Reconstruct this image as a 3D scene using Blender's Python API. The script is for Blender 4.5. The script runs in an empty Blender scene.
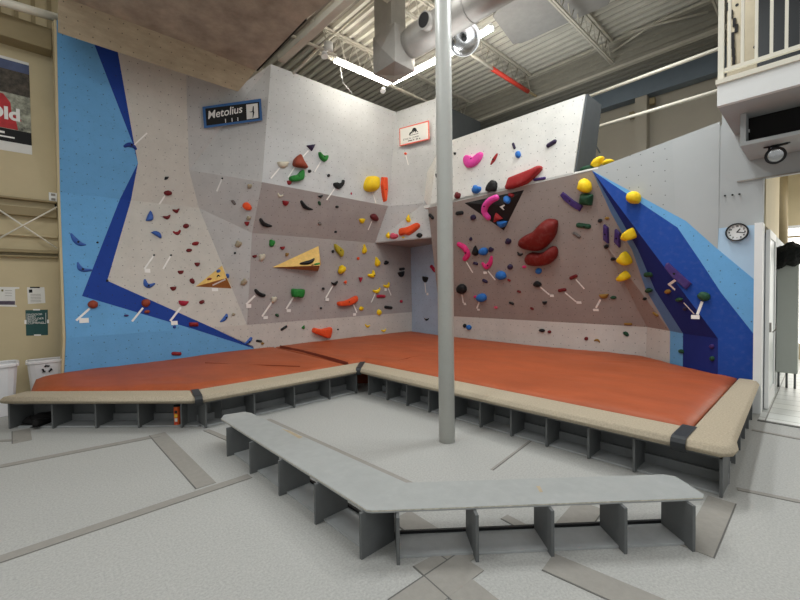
import bpy, bmesh, random
from math import *
from mathutils import Vector as V, noise
from mathutils.bvhtree import BVHTree
from mathutils.geometry import tessellate_polygon
random.seed(7)
S = bpy.context.scene
COL = S.collection
# ------------------------------------------------------------------ camera model
# building axes: X runs along the left climbing wall, Y towards it, Z up
FPX, PITCH, ROLL, EYE = 400.0, radians(1.5), radians(.7), 1.6
UX = V((425, 400, 0)).normalized(); UY = V((-UX.y, UX.x, 0))
cp, sp, cr, sr = cos(PITCH), sin(PITCH), cos(ROLL), sin(ROLL)
def rot(v): return V((v.dot(UX), v.dot(UY), v.z))
RT = rot(V((cr, -sp*sr, -cp*sr))); UP = rot(V((sr, sp*cr, cp*cr))); FW = rot(V((0, cp, -sp)))
EYEP = V((0, 0, EYE))
def ray(x, y): return RT*((x-400)/FPX) + UP*((300-y)/FPX) + FW
def PLN(x, y, p, n):
    d = ray(x, y); return EYEP + d*((V(p)-EYEP).dot(n)/d.dot(n))
def US(x, y, u): return PLN(x, y, (u, 0, 0), V((1, 0, 0)))
def NS(x, y, n): return PLN(x, y, (0, n, 0), V((0, 1, 0)))
def ZS(x, y, z): return PLN(x, y, (0, 0, z), V((0, 0, 1)))
def mpp(p): return (p-EYEP).dot(FW)/FPX           # metres per pixel at p

# ------------------------------------------------------------------ materials
def lin(c):
    return tuple(((k/255)/12.92 if k/255 <= .04045 else ((k/255+.055)/1.055)**2.4) for k in c) + (1,)
MATS = {}
def mat(name, c, rough=.6, var=.08, scale=6, bump=0, bscale=60, metal=0, holes=False, speck=0, spec=.4, chalk=0, emit=0, stretch=None, seams=None):
    if name in MATS: return MATS[name]
    m = bpy.data.materials.new(name); m.use_nodes = True; nt = m.node_tree; N = nt.nodes; L = nt.links
    b = N['Principled BSDF']; b.inputs['Roughness'].default_value = rough; b.inputs['Metallic'].default_value = metal
    b.inputs['Specular IOR Level'].default_value = spec
    base = lin(c)
    tc = N.new('ShaderNodeTexCoord'); src = tc.outputs['Object']
    if stretch:
        mp = N.new('ShaderNodeMapping'); mp.inputs['Scale'].default_value = stretch; L.new(src, mp.inputs['Vector']); src = mp.outputs['Vector']
    nz = N.new('ShaderNodeTexNoise'); nz.inputs['Scale'].default_value = scale; nz.inputs['Detail'].default_value = 6; nz.inputs['Roughness'].default_value = .65
    L.new(src, nz.inputs['Vector'])
    rp = N.new('ShaderNodeValToRGB'); rp.color_ramp.elements[0].position = .3; rp.color_ramp.elements[1].position = .7
    rp.color_ramp.elements[0].color = tuple(k*(1-var) for k in base[:3])+(1,)
    rp.color_ramp.elements[1].color = tuple(min(1, k*(1+var)) for k in base[:3])+(1,)
    L.new(nz.outputs['Fac'], rp.inputs['Fac']); col = rp.outputs['Color']
    def mixin(fac, c2):
        nonlocal col
        mx = N.new('ShaderNodeMix'); mx.data_type = 'RGBA'
        L.new(fac, mx.inputs['Factor']); L.new(col, mx.inputs['A']); mx.inputs['B'].default_value = c2
        col = mx.outputs['Result']
    def ramp(sock, a, bb, lo=0, hi=1):
        r = N.new('ShaderNodeMapRange'); r.inputs['From Min'].default_value = a; r.inputs['From Max'].default_value = bb
        r.inputs['To Min'].default_value = lo; r.inputs['To Max'].default_value = hi
        L.new(sock, r.inputs['Value']); return r.outputs['Result']
    if speck:
        n2 = N.new('ShaderNodeTexNoise'); n2.inputs['Scale'].default_value = 34; n2.inputs['Detail'].default_value = 3
        L.new(src, n2.inputs['Vector']); mixin(ramp(n2.outputs['Fac'], .62, .72, 0, speck), tuple(k*.45 for k in base[:3])+(1,))
    if chalk:
        n3 = N.new('ShaderNodeTexNoise'); n3.inputs['Scale'].default_value = 14; n3.inputs['Detail'].default_value = 4
        L.new(src, n3.inputs['Vector']); mixin(ramp(n3.outputs['Fac'], .5, .8, 0, chalk), (.75, .73, .7, 1))
    if holes:                                      # drilled bolt holes in a loose grid
        vo = N.new('ShaderNodeTexVoronoi'); vo.voronoi_dimensions = '2D'; vo.inputs['Scale'].default_value = 6.2; vo.inputs['Randomness'].default_value = .33
        L.new(tc.outputs['UV'], vo.inputs['Vector'])
        mixin(ramp(vo.outputs['Distance'], .04, .056, .7, 0), (.03, .028, .028, 1))
    L.new(col, b.inputs['Base Color'])
    if bump:
        bz = N.new('ShaderNodeTexNoise'); bz.inputs['Scale'].default_value = bscale; bz.inputs['Detail'].default_value = 4; L.new(src, bz.inputs['Vector'])
        bp = N.new('ShaderNodeBump'); bp.inputs['Strength'].default_value = bump; bp.inputs['Distance'].default_value = .01
        L.new(bz.outputs['Fac'], bp.inputs['Height']); L.new(bp.outputs['Normal'], b.inputs['Normal'])
    if emit:
        b.inputs['Emission Color'].default_value = base; b.inputs['Emission Strength'].default_value = emit
    MATS[name] = m; return m
WALLK = dict(rough=.75, var=.06, scale=3, bump=.15, bscale=90, holes=True, speck=.35, spec=.25)
m_cream = mat('cream panel paint', (206, 201, 192), **WALLK)
m_grey = mat('grey panel paint', (193, 190, 187), **WALLK)
m_pale = mat('pale grey panel paint', (199, 200, 200), **WALLK)
m_mauve = mat('mauve textured paint', (170, 163, 160), **WALLK)
m_brown = mat('brown mauve textured paint', (160, 149, 143), **WALLK)
m_white = mat('white panel paint', (232, 231, 225), **WALLK)
m_kick = mat('stone kickboard paint', (204, 199, 192), **WALLK)
m_lblue = mat('light blue panel paint', (108, 169, 218), **WALLK)
m_dblue = mat('dark blue panel paint', (32, 66, 152), **dict(WALLK, speck=.1))
m_bblue = mat('royal blue panel paint', (30, 72, 156), **dict(WALLK, speck=.1, chalk=.03, holes=False))
m_navy = mat('navy panel paint', (28, 44, 120), **dict(WALLK, speck=.1, holes=False))
m_sblue = mat('slate blue panel paint', (96, 132, 178), **dict(WALLK, holes=False))
m_pblue = mat('pale blue wall paint', (176, 203, 226), rough=.6, var=.02)
m_cblue = mat('dusty blue panel paint', (176, 192, 212), **WALLK)
m_gwall = mat('grey wall paint', (172, 175, 175), rough=.65, var=.02, scale=2)
m_gholes = mat('drilled grey wall paint', (172, 175, 175), **dict(WALLK, var=.02, speck=.05))
m_taupe = mat('taupe wall paint', (176, 168, 152), rough=.7, var=.03, scale=2)
m_tan = mat('tan wall paint', (200, 184, 148), rough=.7, var=.04, scale=2)
m_tand = mat('tan steel paint', (150, 134, 100), rough=.6, var=.05)
m_floor = mat('grey carpet tile', (175, 174, 170), rough=.95, var=.17, scale=70, bump=.35, bscale=220, spec=.1, speck=.12)
m_strip = mat('taupe floor strip', (150, 146, 139), rough=.8, var=.06, scale=20, bump=.1, spec=.2)
m_gap = mat('dark floor joint', (100, 98, 95), rough=.9)
m_mat = mat('orange vinyl', (168, 83, 47), rough=.55, var=.14, scale=2.6, bump=.7, bscale=6, spec=.3, stretch=(1, .45, 1))
m_seam = mat('dark orange seam', (120, 48, 26), rough=.7)
m_carpet = mat('beige carpet', (180, 167, 146), rough=1, var=.18, scale=70, bump=.5, bscale=260, spec=.05)
m_dgrey = mat('dark grey painted plywood', (99, 101, 101), rough=.6, var=.08, scale=5, bump=.1)
m_dgrey2 = mat('grey painted base board', (168, 170, 170), rough=.6, var=.1, scale=6)
m_kerb = mat('grey kerb paint', (132, 134, 134), rough=.6, var=.08)
m_bgrey = mat('worn grey bench paint', (158, 160, 158), rough=.5, var=.05, scale=9, bump=.1, chalk=.07)
m_edge = mat('chipped bench edge', (196, 190, 176), rough=.7, var=.35, scale=30)
m_black = mat('black rubber', (22, 22, 23), rough=.55)
m_strap = mat('black strap', (45, 47, 49), rough=.5)
m_pole = mat('grey pole paint', (204, 204, 198), rough=.35, var=.04, scale=3, speck=.1)
m_deck = mat('white metal deck', (206, 202, 190), rough=.5, var=.05, scale=3)
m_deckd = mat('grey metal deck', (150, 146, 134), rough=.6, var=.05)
m_joist = mat('cream joist paint', (196, 190, 176), rough=.5, var=.06)
m_steel = mat('slate steel paint', (116, 128, 138), rough=.5, var=.06)
m_galv = mat('galvanised duct', (152, 148, 142), rough=.42, var=.08, scale=5, metal=.35)
m_chrome = mat('polished reflector', (190, 190, 190), rough=.22, var=.05, scale=9, metal=1, bump=.15, bscale=8)
m_red = mat('red pipe paint', (214, 66, 50), rough=.5)
m_wire = mat('white painted metal', (228, 222, 206), rough=.4, var=.02)
m_wht = mat('white paint', (232, 232, 230), rough=.5, var=.02)
m_plyl = mat('raw plywood', (176, 161, 136), rough=.75, var=.14, scale=4, holes=True, speck=.2, spec=.15, stretch=(1, 3, 3))
m_plyd = mat('aged plywood', (168, 157, 142), rough=.8, var=.3, scale=2.2, bump=.2, bscale=9, spec=.1)
m_wood = mat('varnished plywood', (232, 190, 110), rough=.5, var=.12, scale=18, spec=.3)
m_woodd = mat('wood edge', (170, 112, 58), rough=.6, var=.12, scale=18)
m_tape = mat('white tape', (243, 240, 235), rough=.6, var=.02)
m_bolt = mat('black bolt', (30, 30, 32), rough=.4, metal=.6)
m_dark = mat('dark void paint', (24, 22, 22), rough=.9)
m_tube = mat('lit fluorescent tube', (255, 250, 238), emit=25)
m_paper = mat('white paper', (226, 224, 218), rough=.8, var=.02)
m_teal = mat('teal paper', (44, 84, 82), rough=.7, var=.05)
m_ink = mat('black ink', (20, 20, 20), rough=.7)
m_plastic = mat('white plastic', (222, 220, 220), rough=.45, var=.02)
m_glass = bpy.data.materials.new('door glass'); m_glass.use_nodes = True
_b = m_glass.node_tree.nodes['Principled BSDF']; _b.inputs['Base Color'].default_value = (.8, .85, .83, 1); _b.inputs['Transmission Weight'].default_value = .35; _b.inputs['Roughness'].default_value = .3
m_day = mat('daylit window', (255, 252, 244), emit=2.5)
m_tile = None
HC = dict(red=(138, 28, 34), dred=(110, 24, 28), crim=(176, 36, 62), brown=(150, 66, 44), orange=(238, 86, 40), bigred=(116, 28, 23),
          blue=(58, 96, 172), dblue=(34, 60, 140), sky=(44, 112, 190), black=(26, 27, 29), green=(40, 128, 52), dgreen=(34, 74, 50),
          yellow=(244, 204, 28), olive=(178, 160, 44), cream=(208, 200, 180), tan=(168, 156, 132), pink=(238, 78, 172), hot=(226, 50, 122),
          purple=(66, 44, 106), dpurple=(48, 36, 66), maroon=(104, 38, 42), ochre=(150, 112, 48), grey=(110, 102, 98), rred=(164, 42, 44), rose=(210, 84, 108))
def hmat(k): return mat('hold ' + k, HC[k], rough=.6, var=.06, scale=25, bump=.15, bscale=120, spec=.3, chalk=.05)

# ------------------------------------------------------------------ object helpers
def tag(o, label=None, cat=None, group=None, kind=None):
    if label: o['label'] = label
    if cat: o['category'] = cat
    if group: o['group'] = group
    if kind: o['kind'] = kind
    return o
def thing(name, label, cat, loc=(0, 0, 0), group=None):
    o = bpy.data.objects.new(name, None); COL.objects.link(o); o.location = loc; o.empty_display_size = .1
    return tag(o, label, cat, group)
def offs(p):
    o = V((0, 0, 0))
    while p: o += p.location; p = p.parent
    return o
def mk(name, verts, faces, mats, parent=None, loc=(0, 0, 0), fm=None, smooth=False, uvs=None):
    """one mesh object; verts in building coordinates"""
    loc = V(loc); off = offs(parent) if parent else V((0, 0, 0))
    me = bpy.data.meshes.new(name); me.from_pydata([V(v)-loc for v in verts], [], faces)
    for m in (mats if isinstance(mats, (list, tuple)) else [mats]): me.materials.append(m)
    if fm:
        for p, i in zip(me.polygons, fm): p.material_index = i
    if uvs:
        uv = me.uv_layers.new(name='UVMap')
        for p, q in zip(me.polygons, uvs):
            for li, c in zip(p.loop_indices, q): uv.data[li].uv = c
    if smooth:
        for p in me.polygons: p.use_smooth = True
    me.update()
    o = bpy.data.objects.new(name, me); COL.objects.link(o)
    o.parent = parent; o.location = loc-off
    return o
def recalc(o):
    bm = bmesh.new(); bm.from_mesh(o.data); bmesh.ops.recalc_face_normals(bm, faces=bm.faces); bm.to_mesh(o.data); bm.free(); return o
def boxg(c, s, rz=0, X=None, Y=None, Z=None):
    X = X or V((cos(rz), sin(rz), 0)); Y = Y or V((-sin(rz), cos(rz), 0)); Z = Z or V((0, 0, 1)); c = V(c)
    vs = [c+X*(s[0]/2*a)+Y*(s[1]/2*b)+Z*(s[2]/2*d) for a in (-1, 1) for b in (-1, 1) for d in (-1, 1)]
    return vs, [(0, 1, 3, 2), (4, 6, 7, 5), (0, 4, 5, 1), (2, 3, 7, 6), (0, 2, 6, 4), (1, 5, 7, 3)]
def mm(a, b): return [(x+y)/2 for x, y in zip(a, b)], [abs(x-y) for x, y in zip(a, b)]
def join(gs):
    vs, fs = [], []
    for v, f in gs:
        k = len(vs); vs += v; fs += [tuple(i+k for i in q) for q in f]
    return vs, fs
def bevel(o, w=.01, seg=2):
    md = o.modifiers.new('bevel', 'BEVEL'); md.width = w; md.segments = seg; md.limit_method = 'ANGLE'; return o
def box(name, a, b, m, parent=None, bev=0, rz=0):
    c, s = mm(a, b); v, f = boxg(c, s, rz); o = mk(name, v, f, m, parent, c)
    recalc(o)
    return bevel(o, bev) if bev else o
def tubeg(pts, r, n=10, cap=True):
    pts = [V(p) for p in pts]; vs, fs = [], []
    rr = r if isinstance(r, (list, tuple)) else [r]*len(pts); prev = None
    for i, p in enumerate(pts):
        t = (pts[min(i+1, len(pts)-1)]-pts[max(i-1, 0)]).normalized()
        a = t.cross(V((0, 0, 1)) if abs(t.z) < .9 else V((1, 0, 0))).normalized()
        if prev is not None:
            a = (prev-t*prev.dot(t)).normalized()
        prev = a; b = t.cross(a)
        for k in range(n):
            g = 2*pi*k/n; vs.append(p+a*(cos(g)*rr[i])+b*(sin(g)*rr[i]))
    for i in range(len(pts)-1):
        for k in range(n):
            fs.append((i*n+k, i*n+(k+1) % n, (i+1)*n+(k+1) % n, (i+1)*n+k))
    if cap: fs += [tuple(range(n))[::-1], tuple((len(pts)-1)*n+k for k in range(n))]
    return vs, fs
def tube(name, pts, r, m, parent=None, n=10):
    v, f = tubeg(pts, r, n); o = recalc(mk(name, v, f, m, parent, pts[0]))
    for p in o.data.polygons: p.use_smooth = len(p.vertices) == 4
    return o
def prism(name, poly, dirv, m, parent=None, bev=0):
    """polygon extruded along dirv"""
    poly = [V(p) for p in poly]; n = len(poly); d = V(dirv)
    vs = poly+[p+d for p in poly]; fs = [tuple(range(n))[::-1], tuple(range(n, 2*n))]+[(i, (i+1) % n, n+(i+1) % n, n+i) for i in range(n)]
    o = recalc(mk(name, vs, fs, m, parent, poly[0]))
    return bevel(o, bev) if bev else o
def text(name, body, org, X, Y, size, m, parent, shear=0, align='LEFT', lift=.003, bold=0):
    cu = bpy.data.curves.new('t', 'FONT'); cu.body = body; cu.size = size; cu.shear = shear; cu.align_x = align; cu.offset = bold
    tmp = bpy.data.objects.new('t', cu); COL.objects.link(tmp)
    dg = bpy.context.evaluated_depsgraph_get(); me = bpy.data.meshes.new_from_object(tmp.evaluated_get(dg))
    bpy.data.objects.remove(tmp)
    X = V(X).normalized(); Nn = X.cross(V(Y)).normalized(); Y = Nn.cross(X); org = V(org)+Nn*lift
    off = offs(parent)
    for v in me.vertices: v.co = X*v.co.x+Y*v.co.y
    me.materials.clear(); me.materials.append(m)
    o = bpy.data.objects.new(name, me); COL.objects.link(o); o.parent = parent; o.location = org-off; return o

# ------------------------------------------------------------------ climbing wall panels
SURF_V, SURF_F = [], []
def norm_of(poly):
    n = V((0, 0, 0))
    for i in range(len(poly)): n += (poly[i]-poly[0]).cross(poly[(i+1) % len(poly)]-poly[0])
    n.normalize(); c = sum(poly, V((0, 0, 0)))/len(poly)
    return n if n.dot(EYEP-c) > 0 else -n
def surf(poly):
    k = len(SURF_V); SURF_V.extend(poly)
    for t in tessellate_polygon([poly]): SURF_F.append(tuple(k+i for i in t))
def panel(parent, name, polys, label=None, thick=.025):
    """polys: list of (list of points, material); painted areas of one board"""
    vs, fs, mats, fm, uvs = [], [], [], [], []
    for poly, m in polys:
        poly = [V(p) for p in poly]
        n = norm_of(poly); c = sum(poly, V((0, 0, 0)))/len(poly)
        a = sum(((poly[i]-c).cross(poly[(i+1) % len(poly)]-c) for i in range(len(poly))), V((0, 0, 0)))
        if a.dot(n) < 0: poly = poly[::-1]
        ua = V((0, 0, 1)).cross(n)
        ua = ua.normalized() if ua.length > .05 else V((1, 0, 0)); va = n.cross(ua)
        if m not in mats: mats.append(m)
        k = len(vs); vs += poly; fs.append(tuple(range(k, k+len(poly)))); fm.append(mats.index(m))
        uvs.append([(p.dot(ua), p.dot(va)) for p in poly]); surf(poly)
    o = mk(name, vs, fs, mats, parent, vs[0], fm, uvs=uvs)
    if thick:
        md = o.modifiers.new('thick', 'SOLIDIFY'); md.thickness = thick; md.offset = -1
    if label: o['label'] = label
    return o
def plane3(a, b, c): return a, (b-a).cross(c-a).normalized()

# ---- left flank (blue corner and cream)
kz = .91
P0, P1 = V((.41, 7.84, .42)), V((3.46, 8.12, .42))
kn = (P1-P0).cross(V((0, 0, 1))).normalized()
def K(x, y): return PLN(x, y, P0, kn)
A = NS(60, 192, 8.2); Bv = NS(199, 208, 8.24)
k0, k1 = K(66, 338), K(247, 325)
pm = plane3(k0, k1, A)
def M1(x, y): return PLN(x, y, *pm)
Bv = M1(199, 208)
A2 = NS(56.5, 20, 7.66); pu = plane3(A, Bv, A2)
def U1(x, y): return PLN(x, y, *pu)
wl = thing('climbing_wall', 'left flank of the climbing wall, light blue with a dark blue zigzag band and a cream field', 'climbing wall', (P0.x, P0.y, 0))
panel(wl, 'upper_panel', [([U1(56.5, 20), U1(85, 20), U1(95, 46), U1(133, 144), U1(138, 163), U1(120, 199), A], m_lblue),
     ([U1(85, 20), U1(112, 20), U1(118, 53), U1(134, 143), U1(138, 163), U1(133, 144), U1(95, 46)], m_dblue),
     ([U1(138, 163), U1(131, 200.2), U1(120, 199)], m_dblue),
     ([U1(112, 20), U1(186, 20), U1(188, 75), U1(189, 170), Bv, U1(131, 200.2), U1(138, 163), U1(134, 143), U1(118, 53)], m_cream)])
panel(wl, 'middle_panel', [([A, M1(120, 199), M1(82, 296), M1(193, 328.9), k0], m_lblue),
     ([M1(120, 199), M1(131, 200.2), M1(107.3, 280.7), M1(212, 327.5), M1(193, 328.9), M1(82, 296)], m_dblue),
     ([M1(131, 200.2), Bv, k1, M1(212, 327.5), M1(107.3, 280.7)], m_cream)])
panel(wl, 'kickboard', [([k0, K(193, 328.9), K(262, 351), K(262, 356), K(64, 384)], m_lblue),
     ([K(193, 328.9), K(212, 327.5), K(262, 350), K(262, 351)], m_dblue), ([K(212, 327.5), k1, K(256, 349), K(262, 350)], m_cream)])
# grey steel edge trim along the free left edge
q0, q1, q2, q3 = K(63.5, 384), K(65.5, 338), A.copy(), A2.copy()
vs = []
for q in (q0, q1, q2, q3): vs += [q+V((-.03, .0, 0)), q+V((0, -.004, 0)), q+V((0, .38, 0)), q+V((-.03, .38, 0))]
fs = [(4*i+j, 4*i+(j+1) % 4, 4*i+4+(j+1) % 4, 4*i+4+j) for i in range(3) for j in range(4)]
recalc(mk('edge_trim', vs, fs, m_tan, wl, q0))

# ---- centre facets
f3a, f3b = NS(271, 64, 7.38), NS(396, 112, 7.38)
f4a, f4b = NS(262, 182, 7.5), NS(388, 206, 7.5)
f5a, f5b = NS(252, 233, 7.97), NS(375, 243, 7.97)
kc = V((8.02, 8.1, .92)); kc = PLN(412, 312, (8.0, 0, 0), V((1, 0, 0)))
k1b = k1
B1, B2 = U1(189, 170), U1(187, 60)
wc = thing('climbing_wall', 'pale grey middle of the climbing wall with a dark overhang band half way up', 'climbing wall', (P1.x, P1.y, 0))
cornT = V((8.01, 8.05, 2.78))
panel(wc, 'corner_panel', [([B1, U1(186, 70), NS(240, 86, 7.6), f3a, f4a], m_grey)], 'upper grey corner panel')
panel(wc, 'corner_panel', [([B1, f4a, f5a], m_grey), ([B1, f5a, Bv], m_grey)], 'middle grey corner panel')
panel(wc, 'corner_panel', [([Bv, f5a, k1], m_grey)], 'lower triangular grey corner panel')
panel(wc, 'upper_panel', [([f3a, f3b, f4b, f4a], m_pale)])
panel(wc, 'overhang_panel', [([f4a, f4b, f5b, f5a], m_mauve)], 'darker overhanging panel')
panel(wc, 'lower_panel', [([f5a, f5b, kc, k1], m_mauve), ([f5b, cornT, kc], m_mauve)])
panel(wc, 'kickboard', [([k1, kc, V((8.02, 8.03, .25)), V((3.5, 8.12, .25))], m_kick)])

# ---- corner column and blue recess
wk = thing('climbing_wall', 'narrow pale climbing wall in the corner with a ledge and a dim blue recess below', 'climbing wall', (8.0, 7, 0))
cdir = V((.268, -.963, 0)).normalized(); cn = V((cdir.y, -cdir.x, 0))
def CP(x, y): return PLN(x, y, f3b, cn)
c1, c2 = CP(424, 203), CP(440, 97)
lz = f5b.z
c3 = PLN(440, 237, (0, 0, lz), V((0, 0, 1)))
panel(wk, 'upper_panel', [([f3b, c2, CP(440, 204.5), c1, f4b], m_pale)])
panel(wk, 'lower_panel', [([f4b, c1, f5b], m_pale), ([c1, c3, f5b], m_pale), ([c1, CP(440, 204.5), c3], m_pale)])
RU = 7.68
r_in = V((RU, 6.2, lz))
panel(wk, 'ledge_underside', [([f5b, c3, c3+V((1.3, .4, .01)), cornT], m_mauve)])
panel(wk, 'recess_panel', [([V((8.01, 8.05, .25)), cornT, V((7.68, 5.6, 2.78)), V((7.68, 5.6, .25))], m_cblue)], 'dusty blue recess panel')

# ---- right wall
LU = 6.75
wr = thing('climbing_wall', 'big mauve overhang of the climbing wall with a white headwall above it', 'climbing wall', (RU, 4, 0))
l0, l1, l2 = US(428, 207.6, LU), US(572, 175, LU), US(592, 170.5, LU)
b0, b1_ = US(440, 316, RU), US(647, 327, RU)
pr = plane3(l0, l1, b1_)
def RP(x, y): return PLN(x, y, *pr)
rm = RP(602, 240); b0 = RP(440, 315.5)
e0 = V((7.40, 1.66, .93)); e0 = PLN(670, 331, e0, V((-.8, -.6, 0)))
panel(wr, 'overhang_panel', [([l0, l1, rm, b1_, b0], m_brown)])
pb = plane3(l2, b1_, e0)
def RB(x, y): return PLN(x, y, *pb)
g1, g2, g3 = RB(611, 213), RB(632, 250), RB(646, 290)
panel(wr, 'side_panel', [([l1, l2, g1, rm], m_brown), ([rm, g1, g2, g3, e0, b1_], m_brown)])
bk = RP(440, 315.5)
panel(wr, 'kickboard', [([b0, b1_, US(646, 357, RU), US(440, 345, RU)], m_kick)])
panel(wr, 'kickboard', [([b1_, e0, PLN(671, 370, e0, V((-.8, -.6, 0))), US(646, 362, RU)], m_kick)])
# white headwall
def HW(x, y): return PLN(x, y, l0, V((1, 0, .04)).normalized())
h0, h1, h2, h3 = HW(437, 145), HW(585, 94), HW(573, 174.6), HW(431, 207)
panel(wr, 'headwall_panel', [([HW(438, 145), h1, h2, HW(430, 207.6)], m_white)], 'white headwall panel')
panel(wr, 'headwall_side', [([HW(438, 152), HW(430, 207.6), CP(424, 200.5), CP(427, 172)], m_white)], 'white narrow side of the headwall')
v = [HW(424, 205.7), HW(598, 167), HW(598, 168.6), HW(424, 208.6)]
prism('lip_trim', v, (.12, 0, 0), m_white, wr)
# dark boarded end behind the headwall
prism('end_board', [h1+V((.03, 0, 0)), h2+V((.03, 0, 0)), h2+V((.75, 0, 0)), h1+V((.62, 0, 0))], (0, -.03, 0), mat('dark end paint', (88, 92, 94)), wr)

# ---- blue and grey end wall
we = thing('climbing_wall', 'right end of the climbing wall painted in royal blue, navy, light blue and grey', 'climbing wall', (6.9, 1.5, 0))
apex = l2
rB = US(718, 338.5, LU); 
pd = plane3(apex, e0, rB)
def DB(x, y): return PLN(x, y, *pd)
def BB(x, y): return US(x, y, LU)
panel(we, 'undercut_panel', [([apex, DB(624, 225), DB(638, 250), DB(655, 290), DB(683, 333.5), e0, g3, g2, g1], m_sblue),
     ([apex, rB, DB(683, 333.5), DB(655, 290), DB(638, 250), DB(624, 225)], m_navy)], 'navy undercut panel')
panel(we, 'painted_panel', [([apex, BB(677.5, 227.5), BB(699.6, 260), BB(721, 292.5), BB(754.5, 335), BB(754.5, 392), BB(718, 392), rB], m_bblue),
     ([apex, BB(686, 221), BB(717.5, 249), BB(755, 280), BB(754.5, 335), BB(721, 292.5), BB(699.6, 260), BB(677.5, 227.5)], m_lblue),
     ([apex, BB(598, 167.5), BB(672, 139.6), BB(676, 215.5)], m_gholes),
     ([BB(672, 139.6), BB(720, 121.5), BB(718.6, 226), BB(717.5, 249), BB(686, 221), BB(676, 215.5)], m_gwall)])
gk = DB(683, 333.5)
panel(we, 'kickboard', [([e0, gk, gk+V((0, 0, -.75)), e0+V((0, 0, -.75))], m_lblue), ([gk, rB, rB+V((0, 0, -.75)), gk+V((0, 0, -.75))], m_navy)])
# bolt holes drilled in the grey board only near its climbing side
BVH = None
def hit(x, y):
    global BVH
    if BVH is None: BVH = BVHTree.FromPolygons(SURF_V, SURF_F)
    d = ray(x, y).normalized(); p, n, i, t = BVH.ray_cast(EYEP, d)
    if p is None: return US(x, y, LU), V((-1, 0, 0))
    return p, (n if n.dot(d) < 0 else -n).normalized()

# ------------------------------------------------------------------ wooden volumes bolted on the wall
def volume(name, base, apex, h, m, label, medge=None):
    c = sum((hit(*q)[0] for q in base), V((0, 0, 0)))/len(base)
    cx = sum(q[0] for q in base)/len(base); cy = sum(q[1] for q in base)/len(base)
    p, n = hit(cx, cy)
    bp = [PLN(x, y, p, n) for x, y in base]; ap = [PLN(x, y, p+n*h, n) for x, y in apex]
    nb, na = len(bp), len(ap); vs = bp+ap; fs = []
    if na == 1: fs = [(i, (i+1) % nb, nb) for i in range(nb)]
    fs.append(tuple(range(nb))[::-1])
    o = mk(name, vs, fs, [m, medge or m], None, p)
    if medge:
        lo = min(range(nb), key=lambda i: (vs[i]+vs[(i+1) % nb]).z)
        o.data.polygons[lo].material_index = 1
    recalc(o); tag(o, label, 'volume', 'wall volumes')
    return o, p, n, [[vs[i] for i in f] for f in fs[:-1]]
vol_polys = []
o, *_r = volume('wooden_volume', [(195.5, 286.5), (222, 265.5), (231.5, 288.5)], [(226.5, 278)], .16, m_wood, 'small wooden wedge volume with blue and red holds on the cream panel edge', m_woodd); vol_polys += _r[2]
o, *_r = volume('wooden_volume', [(272.5, 267.3), (318.5, 246), (321, 264), (318, 271)], [(320, 265.5)], .3, m_wood, 'large wooden wedge volume with a black jug in the middle of the wall', m_woodd); vol_polys += _r[2]
o, *_r = volume('black_volume', [(464.5, 203), (524, 190), (504, 230.5)], [(502, 205)], .12, m_black, 'black triangular volume hanging below the white lip', None); vol_polys += _r[2]
for q in vol_polys: surf(q)
BVH = None

# ------------------------------------------------------------------ climbing holds
def to3(pts, p, n): return [PLN(x, y, p, n) for x, y in pts]
def catmull(pts, k=2):
    out = []; m = len(pts)
    for i in range(m):
        a, b, c, d = (V((*pts[(i+j) % m], 0)) for j in (-1, 0, 1, 2))
        for s in range(k):
            t = s/k
            q = .5*((2*b)+(c-a)*t+(2*a-5*b+4*c-d)*t*t+(3*b-a-3*c+d)*t**3)
            out.append((q.x, q.y))
    return out
ROUND = [(1, -.04), (1, .25), (.95, .55), (.8, .85), (.52, 1.02), (.22, 1.08)]
FLAT = [(1, -.04), (1, .5), (.96, .85), (.86, 1), (.45, 1.02)]
def dome(outl, p, n, h, prof=ROUND, skew=(0, 0)):
    b = to3(outl, p, n); c = sum(b, V((0, 0, 0)))/len(b); vs, fs = [], []; k = len(b)
    up = (V((0, 0, 1))-n*n.z).normalized(); rt = up.cross(n)
    for s, z in prof:
        sh = (rt*skew[0]+up*skew[1])*max(0, z)
        vs += [c+(q-c)*s+n*(h*z)+sh for q in b]
    for i in range(len(prof)-1):
        for j in range(k): fs.append((i*k+j, i*k+(j+1) % k, (i+1)*k+(j+1) % k, (i+1)*k+j))
    m = len(prof)-1; vs.append(c+n*(h*prof[-1][1]*1.02)+(rt*skew[0]+up*skew[1])); fs += [(m*k+j, m*k+(j+1) % k, len(vs)-1) for j in range(k)]
    return vs, fs, c+n*h+(rt*skew[0]+up*skew[1])
def sweep(sp, p, n, hs):
    """half round bar along a spine of (x, y, radius) in the wall plane"""
    q = to3([(x, y) for x, y, r in sp], p, n); r = [s[2]*mpp(p) for s in sp]
    d0 = (q[0]-q[1]).normalized(); d1 = (q[-1]-q[-2]).normalized()
    Q = [q[0]+d0*r[0], q[0]+d0*r[0]*.8, q[0]+d0*r[0]*.4]+q+[q[-1]+d1*r[-1]*.4, q[-1]+d1*r[-1]*.8, q[-1]+d1*r[-1]]
    R = [r[0]*.08, r[0]*.6, r[0]*.92]+r+[r[-1]*.92, r[-1]*.6, r[-1]*.08]
    vs, fs, k = [], [], 9
    for i, c in enumerate(Q):
        t = (Q[min(i+1, len(Q)-1)]-Q[max(i-1, 0)]).normalized(); s = n.cross(t).normalized()
        for j in range(k):
            g = pi*j/(k-1); vs.append(c+s*(cos(g)*R[i])+n*(max(sin(g), 0)*R[i]*hs-.003))
    for i in range(len(Q)-1):
        for j in range(k-1): fs.append((i*k+j, (i+1)*k+j, (i+1)*k+j+1, i*k+j+1))
    fs += [tuple(range(k)), tuple((len(Q)-1)*k+j for j in range(k))[::-1]]
    return vs, fs, Q[len(Q)//2]+n*(R[len(R)//2]*hs)
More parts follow.
